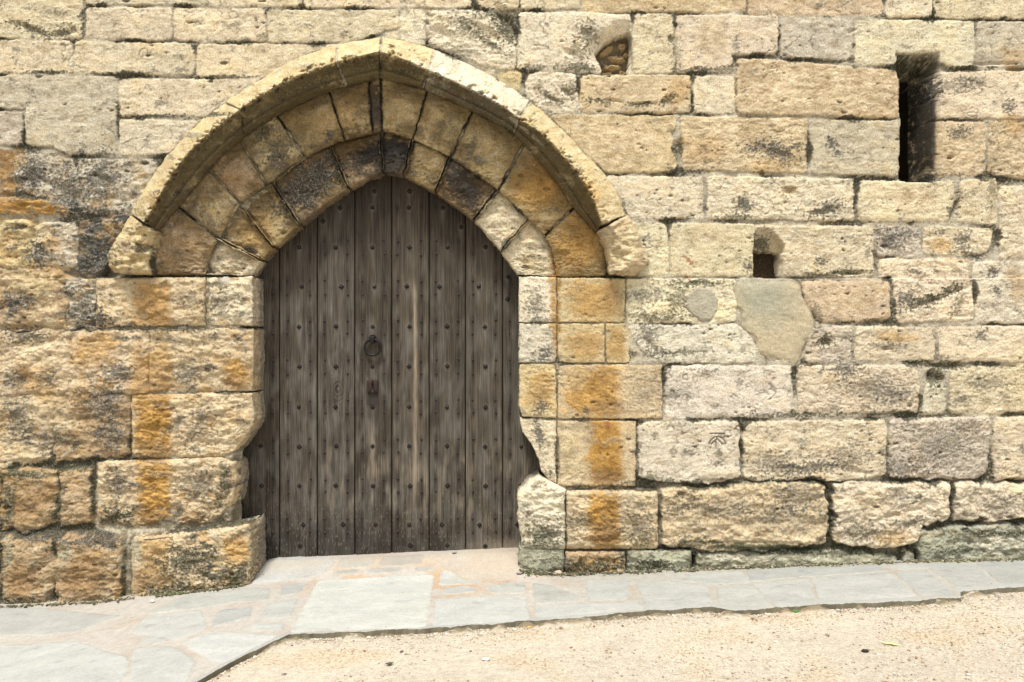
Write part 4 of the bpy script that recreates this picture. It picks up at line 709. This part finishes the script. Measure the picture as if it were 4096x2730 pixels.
spk = (ss(.15, .5, perlin(x * 95, y * 70, 39) + .5 * n2) * ss(-.1, .5, n1 + .5 * n2 + .14 * x))[:, None] * .75; sc_ = sc_ * (1 - spk) + np.array([.27, .20, .13]) * spk
sc_ = np.where((y > .25)[:, None], np.array([.3, .28, .2]), sc_)
gnd = mesh_np('ground', np.stack([x, y, z], 1), gridF(*A_.shape), M_sand, None, sc_); gnd['kind'] = 'structure'
gnd['label'] = 'pale sandy gravel path in front of the flagstones'
# loose gravel
ico_v = np.array([(0, 0, 1), (.89, 0, .45), (.28, .85, .45), (-.72, .53, .45), (-.72, -.53, .45), (.28, -.85, .45), (.72, .53, -.45), (-.28, .85, -.45), (-.89, 0, -.45), (-.28, -.85, -.45), (.72, -.53, -.45), (0, 0, -1)])
ico_f = np.array([(0,1,2),(0,2,3),(0,3,4),(0,4,5),(0,5,1),(1,6,2),(2,7,3),(3,8,4),(4,9,5),(5,10,1),(6,7,2),(7,8,3),(8,9,4),(9,10,5),(10,6,1),(11,7,6),(11,8,7),(11,9,8),(11,10,9),(11,6,10)])
def zground(x, y):
    return gz(x, y) - .016 + .006 * ss(-.20, -.9, y - edgeY(x)) - .004 * ss(-.05, -.01, y - edgeY(x)) + .004 * fbm(x * 3, y * 3, 33)
def gravel(n, name, label, on_slab=False):
    rs = np.random.RandomState(n); X = rs.uniform(-2.7, 3.0, n * 3); E = edgeY(X)
    if on_slab: X = rs.uniform(-2.6, 2.7, n * 3); Y = rs.uniform(E + .02, -.02); keep = rs.rand(n * 3) < .3
    else:
        t = rs.rand(n * 3); Y = np.where(t < .22, E - .01 - np.abs(rs.normal(0, .03, n * 3)), rs.uniform(-2.0, 0, n * 3) + 0 * E)
        cl = fbm(X * 2.3, Y * 3.2, 61) + .35 * ss(.2, 2.2, X); keep = (Y < E - .008) & ((t < .22) | (rs.rand(n * 3) < ss(-.35, .5, cl)))
    X, Y = X[keep][:n], Y[keep][:n]; m = len(X)
    r = (.0012 + .0042 * rs.rand(m) ** 4 + .004 * (rs.rand(m) > .99)) * (1. if not on_slab else .7)
    Z = (zground(X, Y) if not on_slab else gz(X, Y) + .003) + r * .3
    a = rs.rand(m) * 6.28; sx = r * rs.uniform(.8, 1.5, m); sy = r * rs.uniform(.7, 1.1, m); sz = r * rs.uniform(.45, .8, m)
    Vv = ico_v[None] * (1 + rs.uniform(-.18, .18, (m, 12, 1))); vx = Vv[..., 0] * sx[:, None]; vy = Vv[..., 1] * sy[:, None]
    PX_ = X[:, None] + vx * np.cos(a)[:, None] - vy * np.sin(a)[:, None]; PY_ = Y[:, None] + vx * np.sin(a)[:, None] + vy * np.cos(a)[:, None]; PZ_ = Z[:, None] + Vv[..., 2] * sz[:, None]
    pal = np.array([(.55, .48, .38), (.48, .39, .28), (.62, .58, .51), (.42, .37, .33), (.34, .25, .17), (.50, .47, .45), (.22, .16, .11)])
    ci = rs.choice(7, m, p=[.24, .22, .10, .12, .15, .07, .10]); c_ = np.repeat(pal[ci] * rs.uniform(.85, 1.1, (m, 1)), 12, 0)
    Fv = (ico_f[None] + (np.arange(m) * 12)[:, None, None]).reshape(-1, 3)
    o = mesh_np(name, np.stack([PX_, PY_, PZ_], -1).reshape(-1, 3), Fv, M_peb, None, c_); o['kind'] = 'stuff'; o['label'] = label; o['category'] = 'gravel'
gravel(42000, 'gravel', 'loose fine gravel and grit scattered over the sandy path')
gravel(500, 'grit', 'stray crumbs of grit lying on the grey flagstones', True)

def crumbs(n):
    rs = np.random.RandomState(n); px = rs.uniform(-40, 2420, n * 2); cl = fbm(px / 60., px * 0, 71, 3)
    px = px[((px < 600) | (px > 1195)) & (rs.rand(n * 2) < ss(-.35, .25, cl))][:n]; m = len(px)
    fy = np.interp(px, [-40, 440, 575, 600, 1195, 1300, 1590, 1600, 2100, 2420], [-.15, -.135, -.12, -.02, -.03, -.05, -.05, -.03, -.03, -.05])
    X = (px - CX) * S * .985; Y = fy + .01 - np.abs(rs.normal(0, .018, m)); r = .0016 + .0055 * rs.rand(m) ** 2.5
    Vv = ico_v[None] * (1 + rs.uniform(-.3, .3, (m, 12, 1))) * np.stack([r * 1.3, r, r * .8], 1)[:, None]
    P_ = Vv + np.stack([X, Y, gz(X, Y) + .004 + r * .3], 1)[:, None]
    pal = np.array([(.10, .085, .05), (.16, .14, .09), (.09, .115, .045), (.33, .28, .20), (.05, .04, .03)]); c_ = np.repeat(pal[rs.choice(5, m, p=[.28, .22, .2, .18, .12])], 12, 0)
    o = mesh_np('debris', P_.reshape(-1, 3), (ico_f[None] + (np.arange(m) * 12)[:, None, None]).reshape(-1, 3), M_peb, None, c_); o['kind'] = 'stuff'; o['category'] = 'debris'; o['label'] = 'dark crumbs of soil, moss and grit along the foot of the wall'
crumbs(5200)

# ---------------------------------------------------------------- door
DY = .20; KD = (D + DY) / D
def dx(px): return (np.asarray(px, float) - CX) * S * KD
def dz(py): return CZ + (CY - np.asarray(py, float)) * S * KD
door = thing('wooden_door', 'weathered grey oak plank door with iron studs in the pointed arch', 'door', (float(dx(890)), DY, CZ - 1.17))
door['kind'] = 'thing'; O = np.array(door.location)
joints = [642, 729, 815, 900, 986, 1069.5, 1155]
bx_ = np.arange(520, 1275, 1.25); by_ = np.arange(380, 1310, 2.2)
extra = np.array([j + e for j in joints for e in (-1.6, -.8, 0, .8, 1.6)]); bx_ = np.unique(np.concatenate([bx_, extra]))
A_, B_ = np.meshgrid(bx_, by_, indexing='ij'); x, y = A_.ravel(), B_.ravel()
plank = np.searchsorted(joints, x); ph = np.array([3.1, 9.7, 1.3, 6.2, 12.9, 4.4, 8.8, 15.1])[plank]
dj = np.min([np.abs(x - j) for j in joints], 0); cxp = np.array([600, 685, 772, 857, 943, 1028, 1112, 1195.])[plank]
# wood grain: stretched noise, warped by figure (cathedral arches and a knot)
lx = x - cxp; ly = y
knot = np.exp(-(((x - 775) / 30) ** 2 + ((y - 895) / 48) ** 2)); cath = np.exp(-((x - 690) / 30) ** 2) * ss(980, 1100, y) + .6 * np.exp(-((x - 775) / 34) ** 2) * ss(700, 850, y) * ss(1300, 1150, y)
warp = 5 * fbm(x / 60 + ph, y / 240., 5, 2) + knot * 14 * np.tanh((x - 775) / 14) + 0
r_ = lx + warp - cath * (y - 1150) * .0 
figure = np.sqrt(np.abs(lx) ** 2 * 1.0 + 30) * 1.0 + (y - 1000) * .05
g1 = np.where(cath > .25, perlin(figure * .42 + fbm(x / 30, y / 60., 8) * 2, ph + y / 500., 6), perlin(r_ * .42 + ph, y / 210. + knot * 3, 7))
g2 = perlin((r_) * 1.05 + ph * 3, y / 120., 9); g3 = perlin(r_ * .12 + ph, y / 300., 10)
knr = np.sin(np.hypot((x - 777) / 1., (y - 895) / 1.4) * .9) * np.exp(-(((x - 777) / 14) ** 2 + ((y - 895) / 22) ** 2))
tone = 1 + .42 * g1 + .36 * g2 + .20 * g3 + .35 * knr + .3 * perlin(x * .9, y / 60., 77) + .28 * fbm(x / 40 + ph, y / 50., 78, 3)
tone = np.clip(tone, .25, 2.2)
wcol = np.array([(.108, .085, .060), (.122, .100, .074), (.126, .106, .080), (.108, .086, .060), (.128, .102, .072), (.110, .090, .064), (.134, .110, .080), (.140, .118, .088)])[plank] * np.array([.86, 1.0, 1.08, .9, 1.06, .94, 1.1, 1.0])[plank][:, None] * .49 * (1 - .30 * ss(640, 420, y))[:, None] * tone[:, None]  # last factor darkens the planks upward: arch-head shade painted into the wood
silver = ss(-.1, .45, fbm(x / 34 + ph, y / 90., 15, 3) + .12) * ss(520, 760, y)
wcol = wcol * (1 - .5 * silver[:, None]) + np.array([.120, .110, .092]) * tone[:, None] * .5 * silver[:, None]
bare = ss(.0, .5, fbm(x / 26 + ph, y / 70., 79, 3) + .1) * ss(960, 1080, y) * ss(1230, 1150, y) * ss(640, 800, x)
wcol = wcol * (1 - .45 * bare[:, None]) + np.array([.21, .175, .13]) * tone[:, None] * .45 * bare[:, None]
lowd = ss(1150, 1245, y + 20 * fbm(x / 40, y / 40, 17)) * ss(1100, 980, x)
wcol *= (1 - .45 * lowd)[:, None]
scr = ss(.35, .7, perlin(x / 2.2, y / 9., 19) + .3 * fbm(x / 30, y / 20, 20)) * ss(1080, 1200, y); wcol = wcol * (1 - .35 * scr[:, None]) + np.array([.26, .235, .20]) * .35 * scr[:, None]
dust = ss(1225, 1262, y) * ss(1020, 1180, x); wcol = wcol * (1 - .5 * dust[:, None]) + np.array([.33, .27, .20]) * .5 * dust[:, None]
# pale run marks
def run(cx, y0, y1, wdt, amp, drift=0, col=(.36, .29, .21)):
    global wcol
    c_ = cx + drift * np.sin((y - y0) / 170.); k = np.exp(-((x - c_ - 1.5 * perlin(y / 30., y * 0, 3)) / wdt) ** 2) * ss(y0, y0 + 60, y) * ss(y1, y1 - 80, y) * amp * (.75 + .4 * g2)
    k = np.clip(k, 0, 1)[:, None]; wcol = wcol * (1 - k) + np.array(col) * k
run(952, 625, 1185, 4.2, .75, 2.5); run(942, 620, 700, 5, .3); run(856, 950, 1110, 5, .5); run(857, 560, 640, 6, .25); run(775, 1030, 1100, 5, .25); run(1115, 780, 900, 5, .18, 0, (.25, .25, .24))
STUD = []
for yy0, xsr in ((440, (860, 940)), (478, (783, 856, 940, 1017)), (508, (743,)), (523, (1059,)), (568, (688, 772, 857, 941, 1028, 1115)), (636, (1167,)), (659, (694, 785, 860, 936, 1010, 1101)), (688, (1167,)),
        (751, (688, 772, 857, 941, 1028, 1115)), (842, (688, 772, 857, 941, 1028, 1115)), (936, (598, 688, 772, 857, 941, 1028, 1115)), (1026, (599, 688, 772, 857, 941, 1028, 1115, 1197)),
        (1117, (601, 688, 772, 857, 943, 1029, 1115, 1196)), (1206, (609, 698, 789, 863, 940, 1015, 1103, 1190)), (1254, (690, 943, 1029, 1115))):
    for a in xsr: STUD.append((a + R.uniform(-1, 1), yy0 + R.uniform(-1, 1)))
NAIL = []
for yy0 in (478, 553, 585, 645, 676, 737, 767, 827, 858, 920, 948, 1009, 1040, 1101, 1130, 1191, 1222):
    for a in (627, 661, 713, 747, 799, 833, 883, 914, 968, 1002, 1053, 1087, 1139, 1172):
        if yy0 < 640 and (a < 650 or a > 1150): continue
        if yy0 < 500 and (a < 760 or a > 1030): continue
        if yy0 < 600 and a < 668 and yy0 < 560: continue
        NAIL.append((a + R.uniform(-1.2, 1.2), yy0 + R.uniform(-2, 2)))
for (a, b) in STUD:
    idx = np.nonzero((np.abs(x - a) < 20) & (np.abs(y - b) < 60))[0]; r = np.hypot((x[idx] - a) / 10, (y[idx] - b) / 12)
    k = (ss(1.1, .6, r) * .12 + np.exp(-((x[idx] - a) / 5) ** 2) * ss(b, b + 8, y[idx]) * ss(b + 55, b + 10, y[idx]) * .22)[:, None]; wcol[idx] = wcol[idx] * (1 - k) + np.array([.20, .185, .16]) * k
for (a, b) in NAIL:
    s_ = R.uniform(.45, .97); L_ = R.uniform(12, 28); idx = np.nonzero((np.abs(x - a) < 12) & (np.abs(y - b) < 45))[0]
    k = (np.exp(-((x[idx] - a) / 4.0) ** 2 - (np.abs(y[idx] - b - 2) / L_) ** 2.5) * s_)[:, None]; wcol[idx] = wcol[idx] * (1 - k) + np.array([.022, .018, .016]) * k
k = (ss(20, 12, np.abs(x - 857)) * ss(34, 22, np.abs(y - 905)) * .6 + np.exp(-((x - 846) / 5) ** 2 - ((y - 858) / 12) ** 2) * .7 + np.exp(-((x - 869) / 4) ** 2 - ((y - 862) / 9) ** 2) * .6 + ss(16, 9, np.abs(x - 856)) * ss(945, 925, y) * ss(895, 905, y) * .4)[:, None]
k = np.clip(k, 0, .85); wcol = wcol * (1 - k) + np.array([.03, .024, .021]) * k
hh = np.array([.0, .002, .001, .003, .0, .002, .001, .003])[plank] + .0018 * g1 + .0014 * g2 - .014 * ss(1.7, .3, dj) - .003 * ss(5, 1, dj) * 1.0 + .0015 * knr
wcol *= (1 - .6 * ss(2.0, .6, dj))[:, None]
wcol = np.clip(wcol, .006, .5)
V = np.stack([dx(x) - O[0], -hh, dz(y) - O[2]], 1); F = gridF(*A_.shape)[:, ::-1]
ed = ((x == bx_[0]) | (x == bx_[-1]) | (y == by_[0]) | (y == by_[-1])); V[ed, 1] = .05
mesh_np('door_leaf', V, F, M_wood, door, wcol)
# studs: low pyramids on a square base, turned on the point
def stud_mesh(name, s, h, m, round_=False):
    n = 8 if round_ else 4; Vs = []; 
    for rr, yy_ in ((1.0, .002), (1.0, -.12 * h / .3 * .3), (.72, -h * .75), (.22, -h)):
        for i in range(n): Vs.append((s * rr * math.cos(2 * math.pi * i / n), yy_, s * rr * math.sin(2 * math.pi * i / n)))
    Fs = [[k * n + i, k * n + (i + 1) % n, (k + 1) * n + (i + 1) % n, (k + 1) * n + i] for k in range(3) for i in range(n)]
    me = bpy.data.meshes.new(name); me.from_pydata(Vs, [], Fs + [[3 * n + i for i in range(n)]]); me.materials.append(m); me.update(); return me
sm = stud_mesh('stud', .0145, .010, M_stud); nm_ = stud_mesh('nail', .0074, .006, M_nail, True)
for (a, b) in STUD:
    o = bpy.data.objects.new('stud', sm); link(o, door); o.location = (float(dx(a)) - O[0], -.001, float(dz(b)) - O[2]); sca = R.uniform(.95, 1.15); o.scale = (sca, 1, sca * R.uniform(.95, 1.05))
    o.rotation_euler = (0, R.uniform(-.25, .25) if R.random() < .8 else .7, 0)
R.shuffle(NAIL); vs = np.array([v.co for v in nm_.vertices]); faces = [list(p.vertices) for p in nm_.polygons]
for (a, b) in NAIL[:100]:
    o = bpy.data.objects.new('nail', nm_); link(o, door); o.location = (float(dx(a)) - O[0], -.001, float(dz(b)) - O[2])
VV, FF = [], []
for (a, b) in NAIL[100:]:
    off = len(VV); VV += [tuple(v + np.array([float(dx(a)) - O[0], -.001, float(dz(b)) - O[2]])) for v in vs]; FF += [[off + i for i in f] for f in faces]
me = bpy.data.meshes.new('nails'); me.from_pydata(VV, [], FF); me.materials.append(M_nail); o = bpy.data.objects.new('nails', me); link(o, door); o['kind'] = 'stuff'
# ring handle: back plate, staple, ring
def torus(name, R0, r0, mat, parent, loc, squash=1., n=48, m=14, rot=(0, 0, 0)):
    i, j = np.meshgrid(np.arange(n), np.arange(m), indexing='ij'); a = i * 2 * np.pi / n; b = j * 2 * np.pi / m
    V = np.stack([(R0 + r0 * np.cos(b)) * np.cos(a), r0 * np.sin(b), (R0 + r0 * np.cos(b)) * np.sin(a) * squash], -1).reshape(-1, 3)
    F = np.stack([i * m + j, ((i + 1) % n) * m + j, ((i + 1) % n) * m + (j + 1) % m, i * m + (j + 1) % m], -1).reshape(-1, 4)
    o = mesh_np(name, V, F, mat, parent, loc=loc); o.rotation_euler = rot; return o
def prism(name, pts, y0, y1, mat, parent, loc, bev=.0015, hole=None):
    bm_v = []; n = len(pts); pts = np.array(pts, float); c_ = pts.mean(0)
    ring = [pts, pts, c_ + (pts - c_) * (1 - bev / np.abs(pts - c_).max())]; yv = [y0, y1 + bev, y1]
    V = np.array([(p[0], yv[k], p[1]) for k in range(3) for p in ring[k]]); Fs = [[k * n + i, k * n + (i + 1) % n, (k + 1) * n + (i + 1) % n, (k + 1) * n + i] for k in range(2) for i in range(n)] + [[2 * n + i for i in range(n)]]
    me = bpy.data.meshes.new(name); me.from_pydata(V.tolist(), [], Fs); me.materials.append(mat); me.update(); o = bpy.data.objects.new(name, me); link(o, parent); o.location = loc; return o
hl = (float(dx(857)) - O[0], 0, float(dz(778)) - O[2])
circ = [(.0215 * math.cos(a), .0215 * math.sin(a)) for a in np.linspace(0, 2 * math.pi, 28, endpoint=False)]
hp = prism('handle_plate', circ, .002, -.007, M_iron, door, hl)
st_ = prism('staple', [(-.011, -.022), (.011, -.022), (.012, .014), (-.012, .014)], 0, -.026, M_iron, hp, (0, -.004, -.004), .003)
torus('ring', .044, .0064, M_iron, hp, (.002, -.020, -.049), 1.0, rot=(math.radians(-4), 0, 0))
ll = (float(dx(857)) - O[0], 0, float(dz(888)) - O[2])
# lock plate with a real keyhole cut through it
def keyhole(n=40):
    out = []
    for i in range(n):
        a = 2 * math.pi * i / n - math.pi / 2
        out.append(a)
    return out
ang = np.linspace(0, 2 * np.pi, 64, endpoint=False)
def khr(a):
    # radial outline of a keyhole around (0, 0.002): round top, slot below
    best = []
    for t in a:
        c_, s_ = math.cos(t), math.sin(t); r = .0078
        # slot: |x|<.0042, z from -.022 to 0 (centre at .009)
        px_, pz_ = c_, s_
        lo, hi = 0, .05
        for _ in range(40):
            mid_ = (lo + hi) / 2; X_, Z_ = mid_ * px_, mid_ * pz_
            ins = (math.hypot(X_, Z_ - .010) < .0072) or (abs(X_) < .0045 and -.018 < Z_ < .010)
            if ins: lo = mid_
            else: hi = mid_
        best.append(lo)
    return np.array(best)
kr = khr(ang); kin = np.stack([kr * np.cos(ang), kr * np.sin(ang)], 1)
sq = []
for t in ang:
    c_, s_ = math.cos(t), math.sin(t); f_ = min(.0295 / max(abs(c_), 1e-6), .0375 / max(abs(s_), 1e-6)); sq.append((f_ * c_, f_ * s_))
sq = np.array(sq); n = 64
rings = [(sq, .0), (sq, -.010), (sq * .955, -.0125), (kin * 1.12, -.0125), (kin, -.0115), (kin, -.001)]
V = np.array([(p[0], yv, p[1]) for rg, yv in rings for p in rg]); F = [[k * n + i, k * n + (i + 1) % n, (k + 1) * n + (i + 1) % n, (k + 1) * n + i] for k in range(5) for i in range(n)]
lp = mesh_np('lock_plate', V, F, M_rust, door, smooth=False, loc=ll)
V = np.array([(p[0], -.0032, p[1]) for p in kin] + [(0, -.0032, 0)]); mesh_np('keyhole', V, [[i, (i + 1) % n, n] for i in range(n)], M_dark, lp)
for zz in (.031, -.031):
    o = bpy.data.objects.new('rivet', nm_); link(o, lp); o.location = (0, -.0115, zz)

# ---------------------------------------------------------------- small things on the ground
def gpoint(px, py, slab=False):
    X, Y = unproj(px, py); return (float(X), float(Y), float(gz(X, Y) + .005 if slab else zground(X, Y) + .001))
def leaf(px, py, ln, wd, rot, mat, label, curl=.15):
    n, m = 15, 7; u, v = np.meshgrid(np.linspace(0, 1, n), np.linspace(-1, 1, m), indexing='ij'); wv = np.sin(np.pi * np.clip(u, 0, 1)) ** .7
    V = np.stack([(u - .5) * ln, v * wv * wd / 2, ln * curl * ((u - .5) ** 2 * 2 + v ** 2 * .25 * wv) + .0015 * np.sin(u * 9 + v * 3)], -1).reshape(-1, 3)
    Vb = V - [0, 0, .0006]; F = gridF(n, m); F2 = F[:, ::-1] + len(V); o = mesh_np('fallen_leaf', np.vstack([V, Vb]), np.vstack([F, F2]), mat); o.location = gpoint(px, py); o.location.z += .004; o.rotation_euler = (.1, -.05, math.radians(rot))
    o['label'] = label; o['category'] = 'leaf'; o['group'] = 'fallen leaves on the gravel'
M_lg = plain('yellow_green_leaf', (.55, .58, .22), .5, 0, .15); M_lb = plain('dry_brown_leaf', (.07, .045, .028), .7, 0, .3); M_ly = plain('orange_leaf', (.55, .30, .06), .6, 0, .2)
leaf(2047, 1475, .070, .014, -35, M_lg, 'narrow yellow-green leaf lying on the gravel at the right', .05)
leaf(895, 1521, .032, .016, 10, M_lb, 'curled dark brown leaf on the sandy path below the widest slab', .5)
leaf(2090, 1287, .030, .012, 12, M_ly, 'orange leaf scrap at the foot of the wall on the right')
leaf(923, 1491, .018, .010, 40, M_lb, 'tiny brown leaf crumb just above the curled dark leaf')
leaf(653, 1543, .020, .005, 5, M_lb, 'thin brown stalk at the left of the sandy path')
leaf(1216, 1436, .022, .012, 20, M_ly, 'small orange leaf at the kerb edge below the middle slab joint')
def pebble(px, py, r, col, label, fl=.55, slab=False):
    i, j = np.meshgrid(np.arange(25), np.arange(13), indexing='ij'); a = i * 2 * np.pi / 24; b = j * np.pi / 12
    nrm = np.stack([np.cos(a) * np.sin(b), np.sin(a) * np.sin(b), np.cos(b)], -1); rr = 1 + .16 * perlin(nrm[..., 0] * 1.7 + px, nrm[..., 1] * 1.7 + nrm[..., 2], 3)
    V = (nrm * (rr * r)[..., None] * [1.3, .9, fl]).reshape(-1, 3); o = mesh_np('pebble', V, gridF(25, 13)[:, ::-1], M_peb, col=np.tile(col, (len(V), 1))); p = gpoint(px, py, slab); o.location = (p[0], p[1], p[2] + r * fl * .6)
    o['label'] = label; o['category'] = 'pebble'; o['group'] = 'single pebbles lying on the ground'
pebble(1988, 1491, .011, (.035, .028, .022), 'small black pebble on the gravel near the right')
pebble(1283, 1321, .016, (.45, .37, .26), 'tan pebble on the paving at the foot of the right jamb', .7, True)
pebble(1117, 1509, .012, (.62, .60, .58), 'pale grey pebble low in the middle of the sandy path')
pebble(1044, 1273, .010, (.36, .30, .28), 'brown-grey pebble on the threshold at the foot of the door', .7, True)
pebble(1193, 1320, .012, (.30, .27, .26), 'dark grey flat pebble on the threshold beside the right jamb', .4, True)
pebble(350, 1386, .010, (.6, .56, .5), 'whitish pebble on the paving under the left plinth', .7, True)
# weed
weed = thing('weed', 'tiny green weed growing at the edge of the flagstones on the right', 'plant', gpoint(1828, 1400))
M_green = plain('weed_green', (.10, .22, .05), .6, 0, .3)
for q in range(16):
    a = q * 2.4; L = R.uniform(.010, .022); w_ = L * .5; t = np.linspace(0, 1, 6)
    up = R.uniform(.3, .9); V = []
    for s in t:
        for sd in (-1, 1):
            r = .004 + L * s; wd = w_ * .5 * math.sin(math.pi * min(s, .98)) ** .8 * sd
            V.append((r * math.cos(a) - wd * math.sin(a), r * math.sin(a) + wd * math.cos(a), .004 + L * up * s - L * .5 * s * s))
    mesh_np('leaf', V, [[2 * i, 2 * i + 1, 2 * i + 3, 2 * i + 2] for i in range(5)], M_green, weed)

# ---------------------------------------------------------------- light, sky, camera
sc = bpy.context.scene
SUN_EL, SUN_AZ = 66., -22.     # azimuth measured from straight behind the camera, negative = from the left
w = bpy.data.worlds.new('World'); sc.world = w; w.use_nodes = True; nt = w.node_tree; bg = nt.nodes['Background']
sky = nt.nodes.new('ShaderNodeTexSky'); sky.sky_type = 'NISHITA'; sky.sun_disc = False; sky.sun_elevation = math.radians(SUN_EL); sky.sun_rotation = math.radians(180 - SUN_AZ * -1)
sky.air_density = 1.2; sky.dust_density = 4.
hs = nt.nodes.new('ShaderNodeHueSaturation'); hs.inputs['Saturation'].default_value = .25; nt.links.new(sky.outputs[0], hs.inputs['Color']); nt.links.new(hs.outputs[0], bg.inputs['Color'])
bg.inputs['Strength'].default_value = .11
sl = bpy.data.lights.new('sun', 'SUN'); sl.energy = 2.35; sl.angle = math.radians(11); sl.color = (1, .965, .90)
so = bpy.data.objects.new('sun', sl); link(so)
from mathutils import Vector
az = math.radians(SUN_AZ); el = math.radians(SUN_EL)
dirv = Vector((math.sin(az) * math.cos(el), -math.cos(az) * math.cos(el), math.sin(el)))   # towards the sun
so.rotation_euler = dirv.to_track_quat('Z', 'Y').to_euler(); so.location = dirv * 20
cam = bpy.data.cameras.new('camera'); cam.sensor_width = 36; cam.lens = 36 * D / (2353 * S); cam.clip_end = 500; cam.clip_start = .05
co = bpy.data.objects.new('camera', cam); link(co); co.location = (0, -D, CZ); co.rotation_euler = (math.radians(90), 0, 0); sc.camera = co
sc.view_settings.view_transform = 'Standard'; sc.view_settings.look = 'None'; sc.view_settings.exposure = .82; sc.view_settings.gamma = 1
sc.cycles.max_bounces = 6
